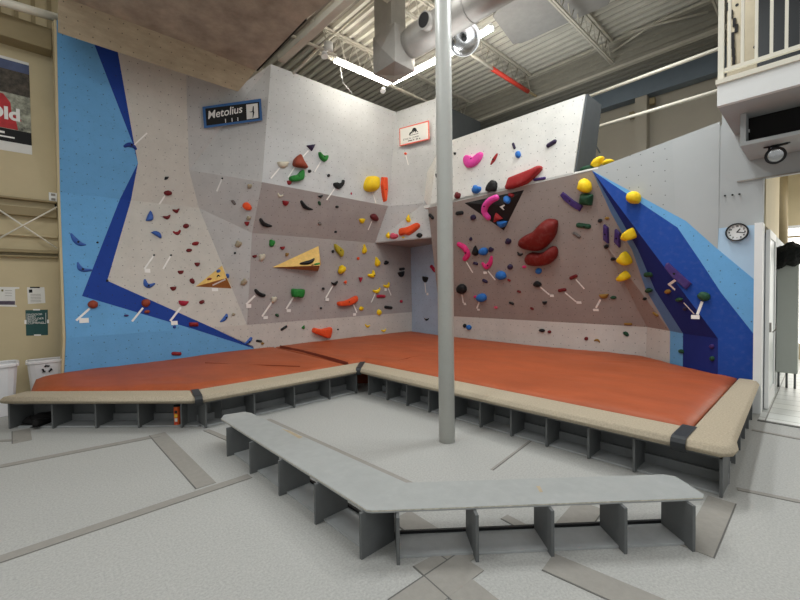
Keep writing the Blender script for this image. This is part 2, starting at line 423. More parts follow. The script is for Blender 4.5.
UNIT = dict(
    tri=[(-.5, -.42), (-.42, -.5), (.42, -.5), (.5, -.4), (.08, .5), (-.06, .48)],
    dtri=[(-.5, .42), (-.42, .5), (.42, .5), (.5, .4), (.08, -.5), (-.06, -.48)],
    drop=[(0, .5), (.12, .3), (.38, 0), (.5, -.25), (.3, -.47), (0, -.5), (-.3, -.47), (-.5, -.25), (-.38, 0), (-.12, .3)],
    block=[(-.5, -.3), (-.4, -.5), (.4, -.5), (.5, -.35), (.48, .35), (.38, .5), (-.4, .48), (-.5, .32)],
    half=[(-.5, .35), (-.42, .5), (.42, .5), (.5, .35), (.36, -.2), (.12, -.48), (-.14, -.48), (-.38, -.15)],
    lump=[(-.5, -.1), (-.35, -.45), (.02, -.5), (.3, -.32), (.5, -.05), (.42, .3), (.12, .32), (0, .5), (-.28, .42), (-.36, .12)],
    rhomb=[(-.5, .1), (-.1, -.45), (.42, -.5), (.5, -.05), (.15, .5), (-.3, .46)])
def proj(q):
    v = V(q)-EYEP; c = v.dot(FW); return 400+FPX*v.dot(RT)/c, 300-FPX*v.dot(UP)/c
def bbox(ps): xs = [q[0] for q in ps]; ys = [q[1] for q in ps]; return min(xs), max(xs), min(ys), max(ys)
def fit(build, pts, tgt=None):
    """size the base outline so that the thick hold, not its footprint, has the wanted width and height"""
    r = [q[2] if len(q) > 2 else 0 for q in pts]
    T = tgt or bbox([(q[0]+s*k, q[1]+t*k) for q, k in zip(pts, r) for s, t in ((1, 0), (-1, 0), (0, 1), (0, -1))])
    cur = list(pts)
    for it in range(4):
        g = build(cur); B = bbox([proj(v) for v in g[0]])
        sx = max(.55, min(1.25, (T[1]-T[0])/max(B[1]-B[0], .1))); sy = max(.55, min(1.25, (T[3]-T[2])/max(B[3]-B[2], .1)))
        dx = (T[0]+T[1]-B[0]-B[1])/2; dy = (T[2]+T[3]-B[2]-B[3])/2; cx = sum(q[0] for q in cur)/len(cur); cy = sum(q[1] for q in cur)/len(cur)
        cur = [(cx+(q[0]-cx)*sx+dx, cy+(q[1]-cy)*sy+dy)+((q[2],) if len(q) > 2 else ()) for q in cur]
    return build(cur)
nh = 0
def hold(shape, x, y, w, h, r, col, label, dep=None, group=None, bolt=None, prof=None):
    """x, y, w, h: where and how large it shows; r: turn; the shape lies in the plane of the board behind it"""
    global nh; nh += 1; rnd = random.Random(nh)
    p, n = hit(x, y); sc = mpp(p); ca, sa = cos(radians(r)), sin(radians(r))
    def T(a, b): return (x+(a*ca+b*sa)*1, y-(-a*sa+b*ca)*1) if False else (x+a*ca-b*sa, y-(a*sa+b*ca))
    d = dep if dep else .42*sqrt(max(w, 2)*max(h, 2))*sc
    if shape == 'round':
        o2 = [(.5*cos(g)*(1+rnd.uniform(-.07, .07)), .5*sin(g)*(1+rnd.uniform(-.07, .07))) for g in [2*pi*i/12 for i in range(12)]]
        geo = fit(lambda P: dome(P, p, n, d, prof or ROUND), [T(a*w, b*h) for a, b in o2])
    elif shape in UNIT:
        o2 = catmull([(a*(1+rnd.uniform(-.06, .06)), b*(1+rnd.uniform(-.06, .06))) for a, b in UNIT[shape]], 2)
        sk = (rnd.uniform(-.1, .1)*d, .15*d); geo = fit(lambda P: dome(P, p, n, d, prof or ROUND, sk), [T(a*w, b*h) for a, b in o2])
    elif shape in ('bean', 'arch', 'horn'):
        t = h*.27; s = -1 if shape == 'arch' else 1; sp_ = []
        for i in range(7):
            a = -1+2*i/6; yy = (a*a-.45)*(h-2*t)*.75*s
            rr = t*(1.15-.55*abs(a)) if shape != 'horn' else t*(1.25-.35*a-.3*a*a)
            sp_.append((*T(a*(w/2-t*.6), yy), max(rr, .35)))
        geo = fit(lambda P: sweep(P, p, n, 1.2), sp_)
    else:                                           # bar: straight
        t = h/2; geo = fit(lambda P: sweep(P, p, n, 1.1), [(*T(a*(w/2-t), 0), t) for a in (-1, -.3, .3, 1)])
    return finish(geo, p, n, col, label, group, bolt if bolt is not None else w*h > 60)
def hpoly(outl, col, label, dep, group=None, smooth=2, prof=FLAT, bolt=True, skew=(0, 0)):
    global nh; nh += 1
    cx = sum(q[0] for q in outl)/len(outl); cy = sum(q[1] for q in outl)/len(outl); p, n = hit(cx, cy)
    return finish(fit(lambda P: dome(P, p, n, dep, prof, skew), catmull(outl, smooth) if smooth > 1 else list(outl)), p, n, col, label, group, bolt, smooth > 1)
def hbar(sp_, col, label, hs=1.0, group=None, bolt=True):
    global nh; nh += 1
    m = sp_[len(sp_)//2]; p, n = hit(m[0], m[1])
    # smooth the spine
    out = []
    for i in range(len(sp_)-1):
        a, b, c, d = (V(sp_[min(max(i+j, 0), len(sp_)-1)]) for j in (-1, 0, 1, 2))
        for s in range(3):
            t = s/3; out.append(tuple(.5*((2*b)+(c-a)*t+(2*a-5*b+4*c-d)*t*t+(3*b-a-3*c+d)*t**3)))
    out.append(sp_[-1])
    return finish(fit(lambda P: sweep(P, p, n, hs), [tuple(q) for q in out]), p, n, col, label, group, bolt)
GROUP = 'climbing holds on the wall'
def finish(geo, p, n, col, label, group, bolt, soft=True):
    vs, fs, top = geo
    o = recalc(mk('climbing_hold', vs, fs, hmat(col), None, p))
    for q in o.data.polygons: q.use_smooth = soft
    tag(o, label, 'climbing hold', group or GROUP)
    if bolt:
        X = n.cross(V((0, 0, 1))); X = X.normalized() if X.length > .1 else V((1, 0, 0)); Yv = n.cross(X)
        vs = [top+(X*cos(g)+Yv*sin(g))*.016+n*z for z in (-.02, .004) for g in [2*pi*i/8 for i in range(8)]]
        b = recalc(mk('bolt', vs, [tuple(range(8, 16))]+[(i, (i+1) % 8, 8+(i+1) % 8, 8+i) for i in range(8)], m_bolt, o, top))
    return o
H = hold
# -- left flank
H('arch', 130.5, 146, 14, 8, -12, 'dblue', 'dark blue arched hold at the narrow waist of the dark blue band')
H('lump', 166.5, 178, 5, 3, 20, 'black', 'tiny black hold high on the cream panel above the topmost red oval')
H('round', 168, 193, 8.5, 5.2, 0, 'dred', 'topmost dark red oval hold on the cream panel, tape running down from it')
hpoly([(150.3, 210.5), (153.2, 216.5), (152.6, 220.5), (147, 221), (145.8, 220)], 'blue', 'blue fin shaped hold standing upright on the cream panel', .05, bolt=False)
hpoly([(151, 232), (156, 231), (160.5, 233.5), (161.6, 238.5), (157, 236)], 'blue', 'blue claw hold sloping down to the right on the cream panel', .05, bolt=False)
hpoly([(162, 216.5), (166, 216.4), (170.3, 214.5), (170, 217.5), (167.5, 219.6)], 'dred', 'small dark red winged hold right of the upright blue fin hold', .05, bolt=False)
hpoly([(172, 209.6), (176, 210), (179.4, 208), (178.6, 211.4), (176.8, 213.4)], 'dred', 'small dark red winged hold just below the topmost red oval', .05, bolt=False)
H('round', 186, 226, 6.6, 5, 8, 'dred', 'round dark red hold right of a red bean hold on the cream panel')
H('bean', 177, 232.5, 8.5, 6, 10, 'red', 'red bean hold curving upward on the cream panel')
H('round', 195.5, 243.5, 7.4, 4, 8, 'red', 'wide red oval hold near the right edge of the cream panel, upper of two')
H('round', 189, 250.3, 6.4, 3.6, 2, 'dred', 'flat dark red hold just below and left of the wide red oval')
H('half', 197.3, 264.5, 5.8, 4, 0, 'dred', 'dark red hold above the small wooden wedge volume')
H('half', 180.8, 272.4, 6.4, 3.6, 4, 'dred', 'dark red hold left of the small wooden wedge, above two others')
H('rhomb', 192, 281, 6.2, 4.6, -20, 'dred', 'dark red hold just left of the tip of the small wooden wedge')
H('half', 173.4, 288.7, 6.2, 4.2, 6, 'dred', 'dark red hold between a blue crescent and the small wooden wedge')
H('half', 183.4, 303.5, 10.4, 5.2, -6, 'crim', 'crimson hold at the upper edge of the dark blue band with tape below')
H('round', 201.8, 302, 5.6, 4, 18, 'dred', 'dark red hold below the small wooden wedge volume')
H('block', 193.8, 324.4, 9.4, 4.2, 0, 'red', 'red bar hold lying on the dark blue band')
hbar([(220.5, 321.6, .8), (223.5, 319.8, 1.7), (226, 317, 1.9), (226.6, 314.8, 1.2)], 'blue', 'blue crescent hold low on the cream panel near its right corner', 1.2)
H('lump', 233.5, 314.4, 4, 3, 0, 'tan', 'small tan hold beside the lower blue crescent on the cream panel')
hbar([(245, 343.6, .8), (248.5, 341.6, 1.8), (251, 338.5, 1.6)], 'blue', 'blue crescent hold on the kickboard at the end of the dark blue band', 1.2)
H('bar', 259, 341, 6.6, 2.4, -8, 'black', 'thin black hold on the kickboard next to the last blue crescent')
H('lump', 262.6, 343.4, 3.6, 2.6, 0, 'ochre', 'tiny brown hold touching the mat by the thin black hold')
hbar([(144.6, 280.2, 1.2), (145.6, 284.4, 2.2), (149, 286, 2.2), (154.4, 283.8, 1)], 'blue', 'blue crescent hold on the cream panel above the dark blue band', 1.2)
H('round', 154, 255.2, 2.4, 2, 0, 'black', 'tiny black hold with taped line, left of the pair on the cream panel')
H('round', 171, 255.2, 2.4, 2, 0, 'black', 'tiny black hold with taped line, right of the pair on the cream panel')
hbar([(71, 234, .9), (74.5, 239.5, 2.3), (79.5, 243.6, 2.4), (85.4, 244.6, .9)], 'blue', 'upper blue crescent hold on the light blue panel', 1.1)
hbar([(77.6, 263, .9), (79.6, 268, 2.2), (84, 270, 2), (91, 270, 1.3)], 'blue', 'lower blue crescent hold on the light blue panel, touching the dark band', 1.1)
H('round', 97.5, 242.5, 2.4, 2, 0, 'black', 'tiny dark peg on the light blue panel right of the upper blue crescent')
H('round', 107.3, 280.6, 2.6, 2.6, 0, 'black', 'tiny dark peg at the inner corner of the dark blue band')
H('round', 93, 304.5, 11, 8.4, 0, 'brown', 'rust brown knob hold on the light blue panel with a white card')
H('round', 146, 303, 9.4, 8, 0, 'brown', 'rust brown knob hold on the dark blue band with tape below')
H('round', 147, 311.7, 6, 3.6, 8, 'brown', 'small brown hold right under the rust brown knob on the dark band')
H('round', 126.3, 315.5, 5, 2.2, 0, 'purple', 'thin dark hold on the light blue panel below the dark blue band')
H('round', 174.5, 327, 3.4, 3, 0, 'dblue', 'tiny dark blue hold below a white card at the lower band edge')
H('bar', 176.4, 353.6, 10.4, 3.6, -2, 'red', 'dark red bar hold low on the light blue kickboard')
# on the small wedge
H('round', 218.5, 271, 4.4, 3.2, 25, 'blue', 'blue hold near the top of the small wooden wedge')
H('arch', 218.4, 276, 3.6, 3, 10, 'black', 'tiny black arched hold on the small wooden wedge')
H('round', 209.4, 279, 5, 2.4, 12, 'brown', 'red brown hold on the left slope of the small wooden wedge')
H('round', 227.4, 276, 4.2, 5, 0, 'blue', 'blue hold on the right side of the small wooden wedge')
# -- grey corner panels
H('round', 222.3, 178.4, 1.9, 1.9, 0, 'black', 'tiny black hold with tape high on the grey corner panel')
H('lump', 249.6, 186, 5.4, 4.8, 25, 'tan', 'tan knobbly hold at the top of the grey corner panel')
H('bar', 233.6, 202.3, 6, 3, -52, 'grey', 'slim grey hold left of the orange red block on the grey panel')
H('rhomb', 247, 206.6, 9, 8.4, 12, 'orange', 'orange red block hold on the grey corner panel')
H('lump', 248.6, 218, 5, 4.8, 0, 'tan', 'tan hold between the orange red block and a small red hold')
H('half', 247, 223.8, 5, 4, 0, 'red', 'small red hold at the foot of the column under the orange red block')
H('lump', 238.4, 244, 7.4, 7, 0, 'tan', 'lumpy tan hold on the grey panel left of the green hold')
H('round', 235, 253, 2.4, 2.2, 0, 'black', 'tiny black peg below the lumpy tan hold')
H('lump', 244, 282, 6, 8, -25, 'tan', 'long tan hold right of the small wooden wedge')
# -- white upper panel
H('half', 283, 165, 12.2, 6.6, -2, 'cream', 'cream half moon hold on the pale upper panel')
hpoly([(299, 154), (301.4, 156.5), (303, 160.5), (307.8, 167.8), (306.5, 168.7), (294, 166.6), (292.4, 162.4), (294.6, 157.6)], 'brown', 'large rust brown triangular hold on the pale upper panel', .16, skew=(-.03, 0))
H('dtri', 311.3, 147.8, 8.2, 6, 8, 'dpurple', 'dark purple triangular hold at the top of the pale upper panel')
hpoly([(318.2, 151.8), (320.6, 154.6), (324, 155.8), (328.7, 155.6), (327.6, 160), (325.5, 162), (321.4, 160), (318.8, 156.4)], 'green', 'green crescent hold right of the dark purple triangle', .09)
hpoly([(288.6, 178), (291, 175.8), (297.4, 174.8), (301.6, 170.4), (304.4, 170.2), (304.8, 176), (303, 180.4), (296, 181.8), (290, 181.6)], 'green', 'long green hold below the large rust brown triangle', .11)
H('half', 289.4, 182.8, 5.4, 4.4, 0, 'red', 'small red hold tucked under the long green hold')
H('round', 309.5, 171.2, 3.8, 3.4, 0, 'black', 'round black hold right of the large rust brown triangle')
H('round', 328.7, 175.5, 3.4, 3.2, 0, 'black', 'round black hold below the green crescent')
hpoly([(333, 183.4), (335.5, 182.4), (339, 183.6), (342.6, 182), (343, 179.8), (344.7, 180.4), (344.4, 184), (341, 188.2), (338, 189), (333.8, 186.6)], 'black', 'black jug hold with a raised horn at the lower edge of the pale panel', .08)
hpoly([(366.5, 178), (369, 176.2), (376, 176), (379.5, 178.5), (380.2, 184), (379, 189.5), (375, 192), (368, 191.6), (363.6, 189), (363.4, 184)], 'yellow', 'big yellow dome hold at the right end of the pale upper panel', .24, prof=ROUND)
hpoly([(381.4, 177), (387.6, 177.2), (388, 190), (386.6, 201.4), (384.6, 202), (382.4, 196), (380.4, 185)], 'orange', 'tall orange red slab hold beside the big yellow dome', .1, smooth=1)
H('round', 351.3, 193.6, 1.6, 2.6, 0, 'crim', 'tiny pink red hold left of the big yellow dome')
# -- dark overhang band
H('bean', 280, 195.3, 6.6, 5, -20, 'cream', 'small cream hook hold at the left of the dark overhang band')
H('half', 285.5, 203.3, 7, 5, -8, 'red', 'small red hold below the cream hook on the overhang band')
hbar([(301.4, 201.6, 1.6), (304, 206, 2.2), (308, 208.4, 1.7), (312.4, 209.4, .8)], 'black', 'long black curved hold in the middle of the overhang band', 1.2)
H('dtri', 320.6, 196.8, 5.6, 2.8, 12, 'black', 'flat black hold under the lower edge of the pale panel')
H('rhomb', 319.3, 203.2, 3.6, 4.4, 0, 'dgreen', 'small dark green hold below the flat black hold')
H('round', 337, 206.8, 4, 2.6, 0, 'black', 'small black hold at the right of the overhang band, upper of two')
hbar([(260.6, 219.6, 1.6), (263, 223.6, 2.2), (267, 225.4, 2), (271.4, 226, .9)], 'black', 'black jug hold at the lower left of the overhang band', 1.2)
H('round', 319.6, 223.6, 4, 3.8, 0, 'grey', 'round grey hold in the middle of the overhang band')
H('round', 335.6, 231.8, 3.2, 2.4, 25, 'black', 'small black hold near the lower edge of the overhang band')
H('half', 362, 221, 6.6, 4.6, 0, 'yellow', 'yellow half moon hold at the right of the overhang band')
H('rhomb', 374, 217.4, 9, 7, 0, 'maroon', 'maroon hold at the right end of the overhang band with tape')
# -- lower mauve panel
H('lump', 272, 243, 6.6, 7.4, 10, 'green', 'green hold just below the overhang band at left')
H('half', 282.6, 248.2, 5, 3.2, 5, 'red', 'red hold right of the green hold below the overhang band')
H('lump', 287, 254.4, 4, 3.4, 20, 'ochre', 'small brown hold left of the large wooden wedge')
H('half', 254.8, 256.5, 5, 3, 12, 'dred', 'dark red hold left of a cream double hold')
H('lump', 262, 257, 8, 6.4, 28, 'cream', 'cream double knob hold on the lower panel')
hpoly([(299.5, 264.2), (306, 261.8), (309.6, 260.8), (314.6, 258), (313.6, 261), (310.4, 264.2), (304, 265)], 'black', 'black wing hold on the large wooden wedge', .06)
H('bar', 317, 264, 6, 2.2, 8, 'green', 'green hold on the right of the large wooden wedge')
H('round', 312.6, 265, 3, 1.2, 10, 'maroon', 'tiny maroon hold between the black wing and green holds on the wedge')
hpoly([(333.8, 244.2), (336, 244.8), (343, 249.4), (344.2, 252), (343.2, 256.6), (341, 256), (335.4, 250.4)], 'olive', 'olive yellow slab hold tilted beside the large wooden wedge', .08)
H('round', 333, 251.5, 3, 3.2, 0, 'black', 'black peg left of the olive yellow slab')
H('drop', 364.4, 249, 5.4, 9.4, 4, 'yellow', 'yellow teardrop hold standing upright on the lower panel')
H('round', 358.3, 258.4, 3, 3, 0, 'orange', 'small orange hold between the olive slab and yellow teardrop')
H('drop', 377, 261.6, 6, 9.6, 18, 'yellow', 'yellow teardrop hold leaning left near the dim corner')
H('lump', 342, 269.6, 8.2, 9, 0, 'yellow', 'chunky yellow hold right of the large wooden wedge', .12)
H('bean', 372, 274.4, 8.4, 8, 40, 'yellow', 'yellow curved hold below the leaning yellow teardrop')
H('half', 345.6, 282.4, 3.2, 3, 30, 'orange', 'small orange hold below the chunky yellow hold')
H('dtri', 360.6, 279.6, 4.2, 4.6, 0, 'crim', 'small crimson hold left of the yellow curved hold')
H('lump', 386.3, 262.6, 5.2, 4, 0, 'black', 'black hold in the dim corner, topmost of three')
H('bar', 402, 269, 6, 2.6, 8, 'black', 'narrow black hold in the dim corner, middle of three')
H('half', 401.4, 274.4, 7.2, 5.2, 10, 'black', 'broad black hold in the dim corner, lowest of three')
hbar([(255.8, 290.4, 1.6), (258.2, 293.2, 2), (261.6, 295, 2), (264, 295.2, 1.7)], 'black', 'black jug hold with a white card, right of the wooden wedges below', 1.2)
hpoly([(291.4, 288.8), (298, 289.2), (304.8, 289.2), (304.4, 295), (301.8, 298), (297, 296.6), (292, 297)], 'green', 'green block hold with a white card in the lower middle', .12)
H('lump', 274, 299.4, 7, 6, 28, 'cream', 'cream hold with long tape between the black jug and green block')
hpoly([(331, 282.2), (334.2, 283), (338, 280.8), (337.2, 283.6), (335, 285.6), (332.6, 284.6)], 'black', 'black winged hold with tape left of the chunky yellow hold', .05, bolt=False)
H('round', 323.3, 288.8, 3.2, 2.8, 0, 'black', 'round black hold left of the taped black winged hold')
H('round', 321, 308, 2.4, 2.4, 0, 'black', 'tiny black peg left of the long orange red hold')
H('rhomb', 277, 315.3, 4.2, 3.2, 0, 'dgreen', 'small dark green hold below the cream hold with long tape')
hpoly([(337.4, 302), (344, 301), (350, 299), (357, 295.6), (358, 300.6), (352, 304.4), (344, 306), (337.6, 305.6)], 'orange', 'long orange red hold with tape on the lower panel', .1)
H('bean', 387, 285.4, 7, 6, 28, 'yellow', 'yellow curved hold upper right of the crimson bar')
H('bean', 377, 290.6, 8.4, 6, 18, 'yellow', 'yellow curved hold upper left of the crimson bar')
H('bar', 381, 296.2, 9.6, 3, 0, 'crim', 'crimson bar hold under two yellow curved holds')
H('lump', 361.4, 308.4, 5, 4.2, 0, 'yellow', 'small yellow hold right of the long orange red hold')
H('bar', 388.4, 307.4, 8.6, 3, -8, 'black', 'black bar hold below the crimson bar')
H('round', 379.2, 312.4, 5.2, 5.8, 0, 'yellow', 'round yellow hold just above the kickboard')
H('round', 401.4, 301.4, 3, 3, 0, 'crim', 'small crimson dot hold in the dim corner')
# -- kickboard
hpoly([(312, 329.4), (314, 327.8), (322, 329), (331.6, 327), (332.2, 332), (330.4, 337.6), (327, 338), (319, 335), (312.2, 332.4)], 'orange', 'big orange red hold on the pale kickboard above the mat', .12)
H('bar', 284, 328, 8, 2.6, 32, 'black', 'slanting black hold on the pale kickboard')
H('drop', 303.6, 327, 3.4, 4.2, -20, 'green', 'tiny green hold on the pale kickboard left of the big orange hold')
H('round', 338, 329.4, 2, 1.8, 0, 'black', 'tiny black peg on the kickboard right of the big orange hold')
H('bean', 367.3, 325.8, 5.4, 4, -12, 'yellow', 'left of two small yellow holds on the pale kickboard')
H('bean', 383.8, 330.4, 5.4, 3.8, 14, 'yellow', 'right of two small yellow holds on the pale kickboard')
# -- corner column
H('round', 405.5, 153.6, 3, 2.6, 0, 'orange', 'small orange dot hold below the red framed sign')
hpoly([(399.2, 229.4), (406, 228), (412, 226), (419, 222.6), (420, 226.4), (415, 231), (408, 235.4), (404, 234.4), (399, 236)], 'orange', 'long orange red hold on the corner ledge', .12)
H('drop', 408.6, 218.4, 5.2, 8, -6, 'yellow', 'yellow teardrop hold above the long orange hold on the corner ledge')
H('lump', 394, 236, 9.4, 6.4, 0, 'rose', 'knobbly rose pink hold on the left of the corner ledge')
H('drop', 388.3, 235, 4.6, 6.6, -15, 'yellow', 'yellow hold behind the rose pink hold on the corner ledge')
H('round', 403.3, 237.5, 3, 1.8, 0, 'yellow', 'tiny yellow hold under the long orange hold on the ledge')
H('round', 419.4, 235.4, 6.4, 4.8, 8, 'black', 'round black hold on the right of the corner ledge')
H('bar', 431.3, 216.4, 7, 3.6, -48, 'black', 'black hold on the corner column beside the pole')
H('half', 436.8, 175.8, 3, 4.4, 0, 'black', 'small black hold on the white headwall left of the pole')
H('bar', 433, 268.6, 8.4, 3.8, -55, 'crim', 'crimson slanting hold in the blue recess')
H('half', 425, 279.6, 6.4, 5.6, -10, 'black', 'black hold with tape in the blue recess')
H('bean', 426.6, 319.2, 5, 3.4, 0, 'black', 'small black hook hold low in the blue recess')
# -- white headwall
hpoly([(463, 158.4), (466, 155.2), (470, 156), (473, 158.8), (478, 154.5), (482.2, 152), (483.4, 155), (480, 161.5), (474, 166.4), (467, 168), (463.6, 164)], 'pink', 'bright pink boomerang hold on the white headwall', .09)
hbar([(491.2, 164.2, .9), (494, 159.6, 2), (496.8, 154.4, 1.2)], 'rred', 'slim red hold right of the pink boomerang on the white headwall', 1)
H('bar', 513.9, 146, 7, 2.8, -70, 'dpurple', 'short purple hold above a blue oval on the white headwall')
H('round', 518, 154.6, 6, 7.6, 0, 'sky', 'upright blue oval hold on the white headwall')
H('bar', 551.5, 143.6, 12, 4.6, 33, 'dpurple', 'dark purple hold at the right end of the white headwall')
hpoly([(505.3, 189.6), (506, 185), (508, 179.4), (510.5, 177.6), (523, 173), (535, 168.4), (541.8, 165.6), (542.6, 169), (537, 175), (530, 181.4), (521, 186)], 'rred', 'long red wedge hold along the lower edge of the white headwall', .14, smooth=2)
H('bar', 539.6, 179, 13, 3, 9, 'purple', 'thin purple hold under the long red wedge')
hpoly([(493, 180), (497.6, 183), (496.4, 190.6), (491, 191.4), (485.3, 191.4), (487, 185.4)], 'black', 'black angular hold between a blue jug and the long red wedge', .1, smooth=2)
H('lump', 476.6, 189.2, 10.4, 8.6, 0, 'sky', 'blue jug hold on the lower edge of the white headwall')
H('lump', 457.6, 195.4, 7, 7.4, 0, 'maroon', 'maroon hold on the headwall edge just right of the pole')
H('half', 454.8, 153.8, 2.6, 3, 0, 'black', 'small black hold on the white headwall touching the pole at right')
# -- on the black triangle
hbar([(488.4, 217, 3.4), (484.8, 211.6, 3.6), (486.2, 205, 3.6), (491, 200.2, 3.4), (496.4, 197.4, 3)], 'pink', 'bright pink curved hold on the black triangle', .9)
H('round', 507, 200, 7.4, 8.6, 0, 'sky', 'blue round hold in the upper part of the black triangle')
H('bar', 511.2, 195.2, 6.4, 4, -15, 'red', 'red hold at the top right of the black triangle')
H('tri', 497, 217, 9.6, 7.4, 22, 'rred', 'red hold beside the lower end of the pink curve on the black triangle')
H('half', 502.2, 224.2, 10.6, 7, 0, 'sky', 'blue hold at the bottom tip of the black triangle')
# -- big mauve overhang
H('bar', 459.6, 213, 8.4, 4, 8, 'black', 'black bar hold left of the black triangle on the overhang')
H('round', 473.2, 217.4, 6, 5.8, 0, 'dpurple', 'round dark hold below the left corner of the black triangle')
H('round', 470.7, 239, 3.4, 3.8, 0, 'dpurple', 'small dark hold above the pink bent hold')
H('lump', 508.2, 241.2, 6.4, 6.4, 0, 'dpurple', 'dark ring hold left of the upper giant red hold')
hbar([(459.2, 244.4, 2.6), (464.4, 247.8, 3.4), (467.6, 254, 3.2), (464.6, 258.6, 2.6)], 'hot', 'hot pink bent hold right of the pole', .9)
H('drop', 475.2, 250.4, 7.4, 10.6, 0, 'black', 'black shield hold right of the hot pink bent hold')
H('round', 483.3, 251.4, 10, 8.4, 0, 'sky', 'blue round hold between the black shield and a small dark hold')
H('lump', 490.8, 249.6, 6, 5.4, 0, 'dpurple', 'small dark hold right of the blue round hold near the shield')
H('bar', 475.6, 263.4, 5.8, 3.2, -15, 'dpurple', 'small dark hold under the black shield hold')
hbar([(483, 263.6, 1.7), (486.4, 267, 2.7), (490, 263, 2.6), (491.4, 257.2, 1.6)], 'hot', 'small hot pink hook hold under the blue round hold', .9)
H('round', 500.8, 275.4, 11.6, 9, -12, 'sky', 'largest blue oval hold with a pale chalky top')
H('bar', 509, 280.2, 4, 2.4, -30, 'red', 'tiny red hold right of the largest blue oval')
H('round', 510.2, 266.8, 6, 5.6, 0, 'dpurple', 'dark round hold above the largest blue oval')
H('bar', 485, 281, 6.2, 3.6, -25, 'dpurple', 'slim dark hold left of the largest blue oval')
hpoly([(518, 242), (520, 238.6), (526, 234.6), (533, 231.4), (539, 225), (545.6, 219.4), (552, 218.6), (558, 220.4), (558.2, 227), (556.6, 234.6), (550.4, 243.4), (543, 249.8), (534, 251), (524, 249), (518.6, 246)], 'bigred', 'upper giant dark red hold on the mauve overhang', .2, prof=ROUND)
hpoly([(524.4, 258), (527, 254), (532, 252.4), (540, 253), (546, 250.6), (550.4, 246.8), (555, 245.8), (558.2, 249), (558, 256), (554, 261.4), (548, 265), (538, 266.4), (528, 265), (525, 262)], 'bigred', 'lower giant dark red hold curving under the upper one', .17, prof=ROUND)
H('bean', 519.9, 254, 6.4, 4.8, -18, 'black', 'small black hook hold left of the lower giant red hold')
H('bar', 524.4, 266.8, 4.6, 2.8, 5, 'hot', 'tiny pink hold under the lower giant red hold')
H('round', 538.6, 271, 7.2, 6, 0, 'sky', 'small blue hold below the lower giant red hold')
H('round', 461.5, 288.8, 11.4, 10, -15, 'black', 'large black oval hold with tape right of the pole')
H('round', 481.6, 297.6, 11.4, 9, 0, 'sky', 'blue oval hold with tape near the bottom of the overhang')
H('round', 475, 296.6, 3.4, 2.6, 0, 'hot', 'tiny pink hold left of the taped blue oval')
H('bar', 519, 291.5, 4.4, 2.6, -20, 'dred', 'tiny dark red hold left of the taped black angular hold')
H('bar', 532, 308.5, 4.2, 2.8, -25, 'dred', 'tiny dark red hold just above the kickboard')
H('bar', 495.8, 307.4, 4, 2.8, 0, 'rose', 'tiny rose hold just above the kickboard')
H('bar', 511.6, 303.2, 5.6, 2.6, -18, 'black', 'thin black hold low on the overhang, left of two')
H('half', 544.6, 303, 5, 3.4, 0, 'black', 'thin black hold low on the overhang, right of two')
H('rhomb', 537, 284.4, 8, 6.6, 28, 'black', 'black angular hold with tape below the small blue hold')
H('bar', 573.6, 277, 9, 3.6, 22, 'dred', 'upper dark red edge hold with tape right of the giant holds')
H('bar', 562.2, 290, 9, 3.4, 10, 'dred', 'lower dark red edge hold with tape right of the giant holds')
H('half', 604, 296.4, 10, 4.6, 4, 'ochre', 'ochre hold with tape at the lower right of the overhang')
H('round', 613.4, 297.6, 6.6, 3.4, 0, 'dgreen', 'dark green hold right of the ochre hold')
H('bar', 628.2, 324, 8.6, 2.6, 0, 'ochre', 'flat brown hold at the bottom right edge of the overhang')
hpoly([(560, 195), (562.8, 191.6), (567, 195), (574, 200.6), (583.4, 206), (580.2, 211.2), (572, 206.4), (564, 200)], 'purple', 'purple slab hold slanting at the top right of the overhang', .04, smooth=1)
H('bar', 583.6, 225.8, 15.4, 5, -7, 'dgreen', 'long dark green hold below the purple slanting slab')
H('bar', 576.8, 235, 9.6, 3.4, -32, 'grey', 'slim grey hold below the long dark green hold')
# -- side panel of the overhang
hpoly([(577, 189), (577.4, 186.4), (579, 180.6), (583, 178.2), (587, 179.6), (591, 183), (592, 190), (588.4, 192.8), (582, 191.8)], 'yellow', 'yellow rounded hold at the top of the side panel', .16, prof=ROUND)
H('block', 586.3, 199.4, 13.4, 11.6, -5, 'dgreen', 'dark green chunky hold under the topmost yellow hold', .13)
H('round', 600, 220.6, 5, 4, 0, 'black', 'small black hold left of a tiny tan hold on the side panel')
H('round', 607, 218.2, 5, 3, 0, 'ochre', 'tiny tan hold above the purple slabs')
hpoly([(603.2, 224), (608.6, 227.6), (609.2, 243.6), (603, 240)], 'purple', 'left of two upright purple slab holds', .05, smooth=1)
hpoly([(615, 228.8), (621, 233), (620.4, 247.6), (613.8, 242)], 'purple', 'right of two upright purple slab holds, beside a yellow hold', .05, smooth=1)
H('round', 606.3, 246.6, 5.4, 4.2, 0, 'black', 'small black hold under the left purple slab')
H('round', 613.2, 259, 5.6, 3.6, 0, 'black', 'small black hold left of the double yellow hold')
hpoly([(620.4, 236.4), (622.6, 231.8), (627, 228), (631, 228.2), (634.4, 233), (637, 238), (634.6, 240.4), (628, 241), (623, 239.6)], 'yellow', 'yellow hold with chalk beside the right purple slab', .15, prof=ROUND)
hpoly([(616, 259.4), (618, 255.6), (621, 254.6), (621.4, 251.6), (625, 251.8), (630, 257), (632.6, 263), (630, 265.4), (625, 265), (619, 262.4)], 'yellow', 'double lobed yellow hold, upper of two on the side panel', .14, prof=ROUND)
hpoly([(616, 277.6), (618, 274.4), (621, 273.2), (622, 270.6), (626, 272), (630.4, 277), (630, 280.2), (624, 281.6), (618, 281)], 'yellow', 'double lobed yellow hold, lower of two on the side panel', .14, prof=ROUND)
